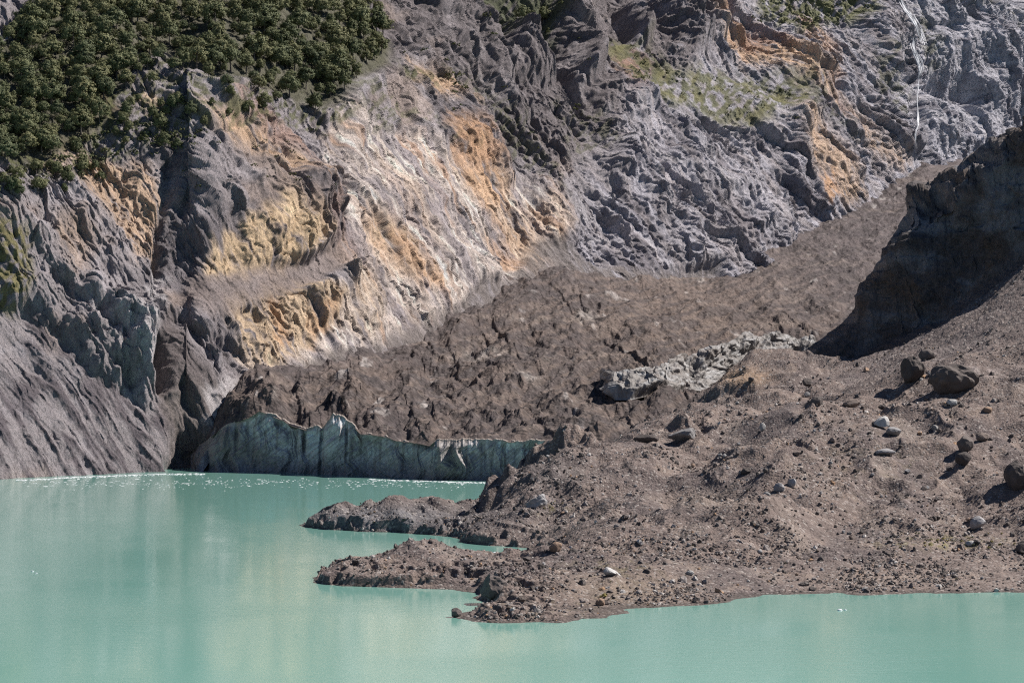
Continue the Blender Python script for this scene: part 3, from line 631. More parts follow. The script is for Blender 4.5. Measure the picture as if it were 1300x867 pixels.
# peninsula 1
mp((412, 662, 671), (440, 650, 668), (470, 640, 666), (510, 634, 664), (550, 630, 663), (590, 624, 690), (604, 606, 708), (630, 594, 720), (660, 584, 722), (700, 572, 725), (735, 570, 725), (770, 562, 735), (640, 640, 660), (680, 620, 675), (620, 670, 628), (680, 670, 620), (560, 660, 664), (720, 610, 680), (700, 645, 640), (760, 625, 650), (800, 600, 665),
   (840, 585, 680), (800, 575, 700), (860, 555, 730), (830, 620, 640), (880, 620, 640), (930, 620, 645), (960, 600, 660))
mz((415, 690, 1.5), (470, 690, 3.5), (520, 692, 5), (440, 712, .5), (470, 716, 1), (510, 722, 1), (560, 728, .5), (600, 745, 1), (640, 765, 1), (680, 775, 4), (720, 775, 8), (760, 790, 10), (800, 810, 12))
# back part
mp((810, 550, 760), (840, 545, 780), (880, 540, 770), (930, 530, 780), (880, 505, 850), (910, 488, 890), (940, 474, 920), (920, 500, 860), (960, 490, 870), (960, 458, 980), (990, 452, 1000), (1012, 452, 1010), (1030, 458, 990), (1000, 480, 900), (1000, 510, 810), (1060, 500, 820), (1000, 545, 730), (1100, 510, 770), (1100, 530, 730),
   (1160, 500, 760), (1210, 500, 745), (1300, 500, 735), (1450, 490, 735), (1200, 520, 720), (1250, 525, 715), (940, 560, 710))
mz((810, 840, 12), (860, 900, 18), (900, 950, 22), (940, 990, 28), (980, 1060, 38), (1020, 1100, 40), (740, 850, 4), (1000, 1200, 45))
# scree rising to the spur
mp((1060, 470, 930), (1075, 475, 880), (1130, 470, 880), (1120, 488, 830), (1160, 452, 870), (1200, 445, 840), (1200, 418, 905), (1250, 380, 920), (1250, 440, 815), (1250, 412, 860), (1300, 337, 930), (1300, 372, 870), (1300, 405, 835), (1300, 450, 780), (1450, 380, 820), (1450, 440, 770), (1400, 275, 920), (1600, 300, 800), (1600, 200, 860), (1170, 440, 970), (1100, 450, 990), (1400, 325, 870))
mz((1100, 1080, 43), (1200, 1080, 48), (1300, 1080, 66), (1450, 1100, 100), (1600, 1100, 120), (1300, 1010, 70), (1200, 1010, 50))
MR = RBF([(a, b) for a, b, _ in MC], [c for *_, c in MC], 2e-3, 50)
mcols = np.concatenate([np.arange(330, 1330, 1.15), np.arange(1330, 1620, 6)])
r1 = 1.0 / np.linspace(1 / 432., 1 / 800., 560); r2 = np.linspace(801.5, 1130, 210); mY = np.concatenate([r1, r2])
cpx = np.linspace(330, 1620, 240); cy = np.interp(np.linspace(0, 1, 240), np.linspace(0, 1, len(mY)), mY); CX, CY = np.meshgrid(cpx, cy, indexing='ij')
CZ = MR((CX - 650) / F * CY, CY)
ii = np.interp(mcols, cpx, np.arange(240)); jj = np.interp(mY, cy, np.arange(240)); i0 = np.minimum(ii.astype(int), 238); j0 = np.minimum(jj.astype(int), 238); fu = (ii - i0)[:, None]; fv = (jj - j0)[None]
def ci(a, b): return CZ[np.ix_(a, b)]
MZ = ci(i0, j0) * (1 - fu) * (1 - fv) + ci(i0 + 1, j0) * fu * (1 - fv) + ci(i0, j0 + 1) * (1 - fu) * fv + ci(i0 + 1, j0 + 1) * fu * fv
MPX = np.repeat(mcols[:, None], len(mY), 1); MY = np.repeat(mY[None], len(mcols), 0)
MX = ((MPX - 650) / F * MY)
x, y = MX.astype(f32), MY.astype(f32)
MPY = YH - (MZ - H) / MY * F
dz = 2.6 * fbm(x / 34, y / 40, 3, 201) + faceted(x, y / 1.3, (40, 18), .17, 17) * sstep(1, 12, MZ) + faceted(x, y, (6, 2.6), .05, 18) + 1.7 * ridged(x / 32 + .5 * fbm(x / 20, y / 20, 2, 7), y / 32, 3, 203, gain=.45) + .42 * fbm(x / 8, y / 8, 4, 205, gain=.5) + .15 * fbm(x / 2, y / 2, 3, 207, gain=.6)
screem = sstep(1020, 1120, MPX) * sstep(780, 850, MY)
u, v = rot(x, y, 32)
dz = dz * (1 - .75 * screem) + screem * (1.0 * ridged(u / 60, v / 9, 4, 209) + .9 * fbm(u / 30, v / 4, 4, 211))
val, ed = facets(x / 3.2, y / 3.2, 15); dz += .30 * np.maximum(val, 0) * sstep(-.1, .5, fbm(x / 14, y / 14, 3, 213)) * 1.4
amp = .22 + .78 * sstep(.5, 7, MZ)
dz = dz * amp
def mfeat(px, py, Y, rx, ry, h, p=2.0, ang=0):
    """local hump (h>0) or hollow at a spot of the ground"""
    global dz
    cx = (px - 650) / F * Y; u_, v_ = rot(x - cx, y - Y, ang); wv = fbm(x / 5, y / 5, 3, 240) * .25
    d = np.sqrt((u_ / rx) ** 2 + (v_ / ry) ** 2) + wv; dz = dz + h * np.exp(-np.clip(d, 0, 4) ** p)
# ice-cored blocks of the dark peninsula and its gullies
for (px, Y, rx, ry, h) in ((425, 683, 5, 7, 1.8), (455, 685, 5, 8, 1.8), (490, 685, 6, 8, 2.2), (525, 682, 5, 8, 1.6), (560, 680, 6, 10, 2.4)): mfeat(px, 0, Y, rx, ry, h, 4)
mfeat(590, 0, 685, 4.0, 16, -4.5, 2, 25); mfeat(632, 0, 690, 4.5, 22, -6.5, 2, -30); mfeat(664, 0, 700, 3.8, 14, -5.5, 2, -35); mfeat(694, 0, 700, 3.4, 10, -4.5, 2, -35); mfeat(710, 0, 700, 4, 6, 2.2, 3)
for (px, Y, rx, ry, h) in ((622, 708, 3, 5, 4.0), (655, 705, 3.6, 5, 5.0), (690, 702, 3.2, 4.5, 4.2), (720, 712, 4, 4, 3.0), (640, 680, 3, 3.5, 2.2), (700, 672, 3, 3, 2.0)): mfeat(px, 0, Y, rx, ry, h, 5, -20)
mfeat(935, 0, 885, 11, 6, 3.5, 6, -10); mfeat(885, 0, 850, 7, 5, 2.5, 6, -10)
for (px, Y, rx, ry, h) in ((648, 696, 4.5, 8, -4.0), (688, 698, 4.0, 7, -4.0), (612, 692, 5, 9, -3.0)): mfeat(px, 0, Y, rx, ry, h, 3.5, -30)
mfeat(712, 0, 716, 13, 8, 5.5, 6, -25); mfeat(668, 0, 700, 6, 7, 4.5, 6, -25); mfeat(632, 0, 702, 4, 6, 3.5, 6, -25); mfeat(668, 0, 640, 5, 4, 2.0, 4, 20); mfeat(652, 0, 650, 2, 6, -1.5)
mfeat(776, 0, 600, 2.6, 7, 2.8, 3, -25); mfeat(766, 0, 600, 2.2, 8, -2.6, 2, -25); mfeat(800, 0, 585, 6, 5, 1.8, 4)
mfeat(930, 0, 575, 9, 5, 1.6, 3, 10); mfeat(900, 0, 580, 4, 5, -1.2)
mfeat(868, 0, 745, 6, 6, 4.5, 4, 15); mfeat(848, 0, 745, 3, 7, -2.5, 2, 10); mfeat(815, 0, 770, 6, 5, -2.5)
mfeat(640, 0, 478, 3.5, 4, 1.4, 4)
mfeat(930, 0, 870, 12, 8, -4, 3, -15); mfeat(890, 0, 845, 8, 8, -2.5, 3); mfeat(985, 0, 850, 10, 6, 2, 3)
mfeat(985, 0, 640, 6, 3, 1.2, 3); mfeat(1030, 0, 690, 14, 8, 1.5); mfeat(1280, 0, 640, 10, 6, 1.2)
MZ2 = MZ + dz
# an undercut step where waves bite the shore
shore_b = np.exp(-((MZ - .5) / .7) ** 2); cut = sstep(.0, .4, fbm(x / 6, y / 6, 3, 220) + .25 * (1 - sstep(640, 720, MPX)))
MZ2 = MZ2 + np.where(MZ > .3, cut * 1.7 * (1 - .9 * sstep(640, 740, MPX)) * sstep(.3, .8, MZ) * (1 - sstep(2, 6, MZ)), 0)
MPYr = YH - (MZ2 - H) / MY * F
MP = np.stack([MX, MY, MZ2], -1)
mcol = np.ones(MP.shape, f32) * np.array([.165, .138, .13], f32)
m1 = fbm(x / 30, y / 45, 4, 231); m2 = fbm(x / 6, y / 9, 5, 232); m3 = fbm(x / 1.6, y / 1.6, 3, 233)
mcol = mixc(mcol, (.115, .10, .103), sstep(-.1, .6, m1) * .8); mcol = mixc(mcol, (.23, .19, .165), sstep(.1, .8, m2) * .55)
mcol = mixc(mcol, (.25, .22, .20), sstep(.3, .8, fbm(x / 12, y / 30, 4, 235)) * .5)
bl = lambda px, py, rx, ry: np.exp(-(((MPX - px) / rx) ** 2 + ((MPYr - py) / ry) ** 2))
mcol = mixc(mcol, (.085, .082, .09), np.maximum(bl(560, 655, 170, 30), bl(700, 600, 60, 30)) * .7); mcol = mixc(mcol, (.15, .155, .17), np.clip(bl(475, 660, 80, 16) * 1.6, 0, 1) * (.55 + .45 * sstep(-.4, .3, m2)))
mcol = mixc(mcol, (.30, .22, .15), bl(940, 478, 40, 12) * .8); mcol = mixc(mcol, (.27, .23, .20), bl(900, 635, 60, 10) * .6 + bl(1120, 735, 110, 10) * .4 + bl(1190, 690, 90, 6) * .7)
mcol = mixc(mcol, (.24, .20, .15), bl(800, 750, 80, 25) * .4); mcol = mixc(mcol, (.29, .27, .28), bl(1240, 470, 60, 10) * sstep(-.2, .5, m2) * .5)
mcol = mixc(mcol, (.15, .145, .06), np.clip(bl(1190, 688, 70, 9) + bl(700, 645, 26, 9) * .6 + bl(780, 720, 60, 20) * .4 + bl(1110, 590, 80, 40) * .2 + bl(700, 770, 80, 15) * .35, 0, 1) * sstep(.15, .5, fbm(x / 3, y / 4, 3, 236)) * .9)
mcol = mixc(mcol, (.25, .23, .24), bl(690, 636, 22, 8) * sstep(-.3, .2, m2) * .6)
mcol = mixc(mcol, (.07, .062, .06), (1 - sstep(.1, .7, MZ2 + .2 * m3)) * .75)
mcol = mixc(mcol, (.115, .105, .112), screem * .5); mcol *= (1 + .22 * m3 + .1 * m2)[..., None]
mcol *= np.array([.90, .85, .82], f32)
grid_mesh('moraine_ground', MP, np.clip(mcol, .02, .7), M_mor)
on_moraine = make_zbuf(MP)
def on_moraine_old(px, py, ymin=0):
    i = int(np.argmin(np.abs(mcols - px))); r = MPYr[i] <= py; r &= (MY[i] > ymin) & (MZ2[i] > -.1)
    j = int(np.argmax(r)); return MP[i, j]
print('moraine', MP.shape, time.time() - T0)

# ------------------------------------------------------------------ dark spur on the right
ST = [(985, 462), (1010, 452), (1040, 432), (1068, 410), (1085, 392), (1092, 372), (1100, 352), (1118, 330), (1130, 300), (1133, 285), (1146, 270), (1147, 252), (1156, 238), (1180, 230), (1215, 216), (1235, 203), (1262, 184), (1300, 163), (1400, 95), (1600, 0), (1900, -150)]
SB = [(985, 490), (1010, 490), (1060, 495), (1130, 485), (1200, 455), (1300, 385), (1400, 320), (1600, 200), (1900, 150)]
SY = [(985, 1075), (1050, 1085), (1092, 1090), (1150, 1090), (1300, 1060), (1380, 1015), (1500, 985), (1900, 1020)]
scs = np.concatenate([np.arange(985, 1330, .9), np.arange(1330, 1900, 7)]); st = np.interp(scs, *zip(*ST)); sb = np.interp(scs, *zip(*SB)); sy = np.interp(scs, *zip(*SY))
st += 1.8 * fbm(scs / 8, scs * 0, 4, 250) * sstep(1085, 1110, scs)
nr = 330; tv = np.linspace(0, 1, nr)
SPX = np.repeat(scs[:, None], nr, 1); SPY = sb[:, None] + (st - sb)[:, None] * tv[None]
depth = np.interp(scs, [985, 1060, 1092, 1150, 1300, 1400, 1600], [10, 70, 85, 120, 130, 85, 90])
# scree below (gentle), rock wall above (steep)
prof = np.interp(tv, [0, .26, .6, .82, 1], [0, .50, .60, .68, 1.0])
SYY = sy[:, None] - depth[:, None] * (1 - prof[None])
S = world_grid(SPX, SPY, SYY); a = (S[..., 0] + .08 * S[..., 1]).astype(f32); zz = S[..., 2].astype(f32)
wall = sstep(.22, .36, tv[None] + .12 * fbm(a / 30, zz / 30, 3, 252)) * sstep(1075, 1110, SPX)
u, v = rot(a, zz, -48); 
ds = wall * (slabs(u, v, 22, 31) * .32 + slabs(u, v, 9, 32) * .34 + slabs(u, v, 3.8, 33) * .35 + faceted(u, v / 1.8, (30, 15, 7, 3.4, 1.8), .34, 21) + 2.5 * fbm(a / 30, zz / 30, 3, 254))
us, vs = rot(a, zz, -50)
ds += (1 - wall) * (.9 * ridged(us / 6, vs / 50, 4, 255) + .5 * fbm(a / 3, zz / 3, 4, 256)) + .4 * fbm(a / 2, zz / 2, 3, 257)
ds += 3.5 * np.exp(-(np.hypot(SPX - 1105, SPY - 375) / 22) ** 2) + 4 * np.exp(-(np.hypot((SPX - 1165) + (SPY - 300) * .8, (SPY - 300) * .3) / 14) ** 2) - 5 * np.exp(-(np.hypot(SPX - 1175, SPY - 265) / 30) ** 2) * wall
topm = sstep(.74, .84, tv)[None] * sstep(1130, 1170, SPX); ds += topm * (slabs(S[..., 0].astype(f32), zz, 17, 61) * .28 + slabs(S[..., 0].astype(f32), zz, 6, 62) * .4)
ds *= sstep(0, .05, tv)[None] * (1 - .5 * sstep(.97, 1, tv))[None]
S = S + normals(S) * ds[..., None]
top = S[:, -1]; nx = []
for k, (dy, dzz) in enumerate(((3, .6), (7, .9), (12, .8), (20, -1), (32, -5), (50, -14), (90, -40), (160, -95))):
    q = top + np.array([dy * .45, dy, dzz]); q[:, 2] += 1.2 * fbm(scs / 12, scs * 0 + k, 3, 260) * min(1, k * .4); nx.append(q)
S = np.concatenate([S, np.stack(nx, 1)], 1)
scol = np.ones(S.shape, f32) * np.array([.10, .09, .092], f32); pad = lambda m: np.concatenate([m, np.repeat(m[:, -1:], 8, 1)], 1)
scol = mixc(scol, (.21, .215, .235), pad(wall * sstep(-.1, .5, fbm(a / 20, zz / 14, 4, 262))) * .85)
scol = mixc(scol, (.30, .26, .245), pad(sstep(.74, .86, np.broadcast_to(tv, SPX.shape)) * sstep(-.3, .5, fbm(a / 8, zz / 8, 3, 263))) * .6)
scol = mixc(scol, (.15, .11, .085), pad(wall * sstep(.1, .6, fbm(a / 12, zz / 30, 4, 264))) * .6)
grid_mesh('rock_spur', S, np.clip(scol, .02, .6), M_spur)
print('spur', time.time() - T0)

# ------------------------------------------------------------------ rocks
def ico(sub):
    import bmesh
    bm = bmesh.new(); bmesh.ops.create_icosphere(bm, subdivisions=sub, radius=1)
    V = np.array([v.co[:] for v in bm.verts]); Fq = np.array([[v.index for v in f.verts] for f in bm.faces]); bm.free(); return V, Fq
ICO = {k: ico(k) for k in (1, 2, 3, 4)}
def rock_shape(seed, sub=3, cuts=9, depth=(.45, .85), stretch=(1, 1, 1), rough=.05):
    r = np.random.default_rng(seed); V, Fq = ICO[sub]; V = V.copy()
    for _ in range(cuts):
        n = r.normal(size=3); n /= np.linalg.norm(n); d = r.uniform(*depth); s = V @ n; V = V - np.outer(np.maximum(s - d, 0), n) * .97
    nn = fbm(V[:, 0] * 1.5 + seed, V[:, 1] * 1.5 + V[:, 2] * 1.3, 3, seed % 7)
    V = V * (1 + rough * nn)[:, None]; V = V * np.array(stretch); return V, Fq
ROCKS = []
for s in range(10):
    V, Fq = rock_shape(300 + s, 2 if s < 8 else 3, 8, (.4, .8), (1, R.uniform(.7, 1), R.uniform(.55, .95))); ROCKS.append(raw_mesh('rock', V, Fq, [M_rock['grey']]))
def put_rock(me, loc, size, mat, label, cat='boulder', name='boulder', group=None, rot_=None, sink=.25):
    o = link(name, me); o.scale = size if isinstance(size, tuple) else (size,) * 3
    o.location = (loc[0], loc[1], loc[2] + o.scale[2] * (1 - 2 * sink) * .6)
    o.rotation_euler = rot_ or (R.uniform(-.25, .25), R.uniform(-.25, .25), R.uniform(0, 6.28))
    o.material_slots[0].link = 'OBJECT'; o.material_slots[0].material = M_rock[mat]
    return tag(o, label, cat, group)
def special(seed, px, py, wpx, hpx, mat, label, sub=4, cuts=10, depth=(.6, .9), rot_=(0, 0, 0), rough=.1, name='boulder', ymin=0, cat='boulder', dep=None):
    p = on_moraine(px, py + hpx * .42, ymin); s = p[1] / F
    V, Fq = rock_shape(seed, sub, cuts, depth, (1, 1, 1), rough); ext = np.abs(V).max(0)
    V = V / ext; me = raw_mesh(name, V, Fq, [M_rock[mat]])
    o = link(name, me); sx, sz = wpx * s / 2, hpx * s / 2; o.scale = (sx, dep * s if dep else (sx + sz) / 2, sz)
    o.location = (p[0], p[1] + o.scale[1] * .5, H + (YH - py) / F * p[1] - .04 * sz); o.rotation_euler = rot_
    return tag(o, label, cat)
special(901, 1213, 481, 68, 42, 'dark', 'huge dark rounded boulder, largest of all, at the foot of the scree slope', 4, 5, (.82, .95), rough=.22, dep=24)
special(902, 1160, 469, 32, 40, 'dark', 'tall dark boulder standing just left of the huge rounded boulder', 4, 6, (.72, .92), rough=.18)
special(903, 1177, 450, 22, 16, 'dark', 'dark rock leaning behind the tall boulder on the scree slope', 3, 8)
special(904, 1121, 537, 22, 17, 'pale', 'pale grey angular block, brightest of the blocks on the moraine slope', 2, 7, (.5, .75), rot_=(.1, -.4, .5), rough=.02)
special(905, 1135, 548, 24, 13, 'grey', 'grey slab lying right below the pale angular block', 2, 7, (.5, .75), rot_=(0, .2, .3), rough=.02)
special(906, 1139, 523, 11, 13, 'pale', 'small upright pale block above the angular block', 2, 7, (.45, .7), rot_=(0, .3, .9), rough=.02)
special(907, 1120, 517, 10, 7, 'dark', 'small dark stone above the pale angular block')
special(908, 1122, 574, 32, 10, 'grey', 'long flat grey slab lying below the group of pale blocks', 3, 7, (.5, .8), rot_=(0, -.06, .1), rough=.03)
special(909, 1038, 510, 18, 15, 'dark', 'dark squarish boulder in the hollow under the crest', 3, 8, (.5, .8))
special(910, 1024, 485, 14, 11, 'dark', 'dark boulder just beneath the shadowed foot of the spur', 3, 8, (.5, .8))
special(911, 1080, 512, 26, 12, 'brown', 'long low brown boulder in the middle of the hollow', 3, 8, (.5, .8))
special(912, 968, 542, 8, 11, 'pale', 'small upright white stone on the smooth moraine hump', 2, 6, (.5, .8), rough=.02)
special(913, 988, 539, 8, 6, 'pale', 'small white stone right of the upright one on the hump', 2, 6)
special(914, 1252, 520, 14, 9, 'tan', 'orange brown stone below and right of the huge boulder', 3, 6)
special(915, 1208, 511, 14, 9, 'pale', 'pale slab stone directly under the huge boulder', 2, 6, (.5, .8))
special(916, 1187, 543, 12, 7, 'pale', 'pale tilted flake between the angular blocks and the boulder pair', 2, 7, (.4, .7), rot_=(0, .5, .2))
special(917, 1226, 563, 24, 22, 'dark', 'dark peaked boulder, the left and larger one of a close pair', 3, 8, (.55, .85))
special(918, 1246, 554, 19, 14, 'brown', 'brown boulder resting against the peaked boulder on its right', 3, 8, (.55, .85))
special(919, 1224, 583, 22, 20, 'dark', 'dark cracked boulder below the close pair of boulders', 3, 8, (.55, .85))
special(920, 1295, 605, 34, 42, 'dark', 'big dark boulder cut by the right border halfway up the moraine', 4, 7, (.65, .9), rough=.15)
special(921, 1242, 664, 22, 20, 'grey', 'grey pointed boulder above the patch of yellow plants', 3, 8, (.5, .8))
special(922, 1232, 690, 14, 8, 'pale', 'pale flat stone among the yellow plants on the terrace', 2, 6)
special(923, 1298, 695, 18, 20, 'dark', 'dark boulder on the terrace cut by the right border', 3, 7)
special(924, 626, 745, 40, 36, 'dark', 'dark craggy rock block on the shore between the two spits', 4, 10, (.5, .85), rough=.2, rot_=(0, .1, .4))
special(925, 762, 764, 13, 11, 'tan', 'tan rounded boulder beside yellow grass near the shore', 3, 6)
special(926, 706, 695, 18, 15, 'tan', 'tan pointed boulder standing at the end of the narrow bay', 3, 6, rot_=(0, -.4, 0))
special(927, 776, 727, 26, 11, 'pale', 'pale streaked slab lying on the hummock slope', 3, 6, (.5, .8), rot_=(0, .35, .2))
special(928, 876, 727, 10, 7, 'pale', 'round white stone alone on the gravel slope', 3, 4)
special(929, 668, 709, 12, 6, 'dark', 'flat dark stone at the water edge of the narrow bay', 3, 6)
special(930, 868, 551, 44, 20, 'grey', 'broad grey outcrop boulder with shaded left side on the upper moraine', 4, 8, (.5, .8), rot_=(0, -.2, .2), rough=.15)
special(931, 896, 557, 18, 7, 'dark', 'low dark rock right of the broad grey outcrop', 3, 8)
special(932, 820, 557, 34, 12, 'dark', 'dark rounded rock left of the broad grey outcrop', 3, 8)
special(933, 974, 628, 10, 9, 'pale', 'lowest pale block of the tilted slab row', 2, 7)
special(934, 988, 620, 15, 15, 'grey', 'largest grey block in the middle of the tilted slab row', 2, 7, (.45, .75), rot_=(.2, -.6, .4), rough=.02)
special(935, 1004, 612, 13, 12, 'grey', 'upper grey block of the tilted slab row', 2, 7, (.45, .75), rot_=(.2, -.6, .1), rough=.02)
special(936, 947, 598, 14, 9, 'dark', 'dark stone alone left of the tilted slab row')
special(937, 913, 578, 6, 6, 'pale', 'left one of two small white stones side by side', 2, 6); special(938, 920, 579, 6, 6, 'pale', 'right one of two small white stones side by side', 2, 6)
special(939, 680, 638, 30, 18, 'grey', 'grey fractured outcrop in the dark slope above the bay', 4, 12, (.4, .8), rot_=(0, -.3, .3), rough=.2)
special(940, 1012, 575, 10, 7, 'brown', 'brown stone in the middle of the moraine slope', 3, 7)
special(941, 662, 760, 12, 9, 'brown', 'brown block near the tip of the near spit', 3, 7); special(942, 577, 777, 16, 13, 'dark', 'dark rock at the very tip of the near spit', 3, 8)
print('specials', time.time() - T0)
# scattered rocks: individuals
kinds = ['dark'] * 5 + ['brown'] * 5 + ['grey'] * 4 + ['pale'] * 1 + ['tan']
grp = 'loose rocks scattered over the moraine'
word = {'dark': 'dark', 'brown': 'brown', 'grey': 'grey', 'pale': 'pale', 'tan': 'tan'}
n_r = 0
while n_r < 235:
    px = R.choice([R.uniform(640, 1300), R.uniform(880, 1300)]); py = R.uniform(470, 775)
    if py > 753 - (px - 1100) * 0.02 and px > 900: continue
    if px < 900 and py < 560: continue
    p = on_moraine(px, py)
    if p[2] < .6 or p[1] > 920: continue
    k = R.choice(kinds); s = p[1] / F * R.choice([1.6, 2, 2.4, 2.8, 3.5, 4.5]) * R.uniform(.8, 1.2)
    put_rock(R.choice(ROCKS), p, s, k, 'small %s rock among the loose rocks of the moraine slope' % word[k], 'rock', 'rock', grp); n_r += 1
# uncountable gravel and cobbles as one mesh
def pebbles(n, region, name, mat_col, smin, smax, lookup):
    V1, F1 = ICO[1]; VS, FS, CS = [], [], []; r = np.random.default_rng(17); off = 0
    pal = np.array([(.085, .074, .07), (.15, .125, .115), (.25, .225, .215), (.42, .40, .385), (.34, .22, .14), (.11, .095, .09)])
    for p in lookup(n, r):
        s = r.uniform(smin, smax) * (1 + r.exponential(.8)); R_ = np.linalg.qr(r.normal(size=(3, 3)))[0]
        v = V1 * (s * r.uniform(.6, 1.1, 3)) @ R_.T + r.normal(size=(len(V1), 3)) * s * .13 + p
        VS.append(v); FS.append(F1 + off); off += len(V1); CS.append(np.repeat(pal[r.choice(6, p=[.30, .30, .17, .06, .03, .14])][None], len(V1), 0))
    me = big_mesh(name, np.concatenate(VS), np.concatenate(FS), M_mor, np.concatenate(CS)); o = link(name, me); o['kind'] = 'stuff'; return o
dens = sstep(-.2, .5, fbm(x / 25, y / 35, 3, 301)) + .15
visible = (MZ2 > .25) & (MPX < 1330)
def look_m(n, r):
    pr = (dens * visible * (1.0)).ravel(); pr = pr / pr.sum(); k = r.choice(pr.size, n, p=pr); q = MP.reshape(-1, 3)[k].copy(); q[:, :2] += r.normal(size=(n, 2)) * .3; return q
pebbles(26000, None, 'gravel', None, .09, .24, look_m)
print('gravel', time.time() - T0)

# ------------------------------------------------------------------ ice floating on the lake
FL = []
for s in range(6):
    r = np.random.default_rng(500 + s); k = 11; ang = np.sort(r.uniform(0, 6.28, k)); rad = r.uniform(.6, 1.0, k)
    V = [(math.cos(a) * q, math.sin(a) * q, -.3) for a, q in zip(ang, rad)] + [(math.cos(a) * q * .8, math.sin(a) * q * .75, r.uniform(.15, .7)) for a, q in zip(ang, rad)] + [(0, 0, r.uniform(.4, .9))]
    Fq = [(i, (i + 1) % k, k + (i + 1) % k, k + i) for i in range(k)] + [(k + i, k + (i + 1) % k, 2 * k) for i in range(k)]
    me = bpy.data.meshes.new('ice_floe'); me.from_pydata(V, [], Fq); me.materials.append(M_floe); me.update(); FL.append(me)
def floe(px, py, wpx, label, group=None, hs=.5, k=None):
    Y = shoreY(py); s = wpx * Y / F / 2; o = link('ice_floe', FL[k if k is not None else R.randrange(6)]); o.location = ((px - 650) / F * Y, Y, 0); o.scale = (s, s * .8, s * hs)
    o.rotation_euler = (0, 0, R.uniform(0, 6.28) if group else 0); return tag(o, label, 'ice floe', group)
floe(1066, 774.5, 9, 'white chunk of ice, alone on the water at lower right', hs=.6, k=1); floe(1073, 774, 6, 'small white ice piece touching the lone chunk at lower right', hs=.6, k=2)
floe(41, 725, 5, 'tiny white ice piece alone at the left, the upper of two', hs=.6); floe(46, 727.5, 4, 'tiny white ice piece alone at the left, the lower of two', hs=.6)
floe(612, 703, 12, 'flat white floe in the narrow bay behind the spit', hs=.3); floe(627, 701, 7, 'smaller white floe in the narrow bay, nearer the tan boulder', hs=.3); floe(640, 698, 6, 'thin white floe by the far bank of the narrow bay', hs=.3)
g = 'ice floes drifting below the glacier front'
nf = 0
while nf < 140:
    px = R.uniform(35, 560); py = 611 + R.gauss(0, 4.2) + (px - 300) * .006 + (4 if px < 250 else 0)
    lim = np.interp(px, [0, 200, 366, 491, 607], [610, 602, 604, 609, 612])
    if py < lim + 1 or py > 632: continue
    big = R.random() < .12
    floe(px, py, R.uniform(5, 10) if big else R.uniform(1.6, 4), ('wide white ice floe' if big else 'small white ice fragment') + ' in the drifting band below the glacier front', g, .07 if big else .12); nf += 1
# brash along the shore: one mass
VS, FS, off = [], [], 0
V1, F1 = ICO[1]; r = np.random.default_rng(9)
def brash(px, py, s):
    global off
    Y = shoreY(py); p = np.array([(px - 650) / F * Y, Y, 0]); v = V1 * np.array([s, s * r.uniform(.6, 1.3), s * .14]) + r.normal(size=V1.shape) * s * np.array([.2, .2, .06]) + p; VS.append(v); FS.append(F1 + off); off += len(V1)
for _ in range(700):
    px = r.uniform(20, 260) if r.random() < .6 else r.uniform(470, 640)
    py = np.interp(px, [0, 100, 200, 260, 366, 491, 607, 650], [609.5, 604.5, 600.5, 600.2, 603, 608, 611.5, 611.5]) + abs(r.normal()) * .9 + .6
    brash(px, py, r.uniform(.2, .8))
for _ in range(900):
    px = r.uniform(30, 590); py = 612 + r.normal() * 3.2 + (px - 300) * .008 + (4 * r.random() if px < 300 else 0)
    if py < np.interp(px, [0, 200, 366, 491, 607], [610, 602, 604, 609, 613]) + 1: continue
    if perlin(np.array([px / 22.]), np.array([py / 3.5]), 5)[0] < -.05: continue
    brash(px, py, r.uniform(.12, .5))
o = link('brash_ice', big_mesh('brash_ice', np.concatenate(VS), np.concatenate(FS), M_floe)); o['kind'] = 'stuff'

# ------------------------------------------------------------------ waterfall
M_fall, nt, b = new_mat('white_water'); b.inputs['Base Color'].default_value = (.58, .60, .64, 1); b.inputs['Roughness'].default_value = .6
def ribbon(name, pts, parent, width):
    """foaming water: many thin strands side by side down the rock"""
    VS, FS = [], []; off = 0; r = np.random.default_rng(len(pts) + 5)
    pts = np.array(pts, float); L_ = np.concatenate([[0], np.cumsum(np.hypot(*(pts[1:, :2] - pts[:-1, :2]).T))]); n = int(L_[-1] / 1.6) + 2
    tt = np.linspace(0, L_[-1], n); cx = np.interp(tt, L_, pts[:, 0]); cyy = np.interp(tt, L_, pts[:, 1]); ww = np.interp(tt, L_, pts[:, 2])
    for s in range(width):
        o_ = r.uniform(-.5, .5); wob = fbm(tt / 9 + s * 7, tt * 0 + s, 3, s % 9) * .5; row = []; a0 = r.uniform(0, .5) * n * (s > 1); a1 = n - r.uniform(0, .4) * n * (s > 1)
        for i in range(n):
            if i < a0 or i > a1: continue
            p = on_cliff(cx[i] + (o_ * ww[i] + wob[i] * min(1, ww[i] / 4)), cyy[i]); q = np.array([p[0], p[1] - 4.5, p[2]]); row.append(q)
        if len(row) < 3: continue
        row = np.array(row); 
        for _q in range(6): row[1:-1] = (row[:-2] + row[1:-1] + row[2:]) / 3
        row[:, 1] -= 1.5; rad = r.uniform(.16, .4) * (1 if width > 3 else 1.25)
        k = 5; ring = np.array([(math.cos(a), math.sin(a), 0) for a in np.linspace(0, 2 * math.pi, k, endpoint=False)])
        for i in range(len(row)): VS.append(row[i] + ring * rad)
        for i in range(len(row) - 1):
            for j in range(k): FS.append((off + i * k + j, off + i * k + (j + 1) % k, off + (i + 1) * k + (j + 1) % k, off + (i + 1) * k + j))
        off += len(row) * k
    me = big_mesh(name, np.concatenate(VS), np.array(FS), M_fall); return link(name, me, parent)
wf = bpy.data.objects.new('waterfall', None); C.objects.link(wf)
tag(wf, 'thin white waterfall dropping in steps down the grey rock wall at upper right', 'waterfall')
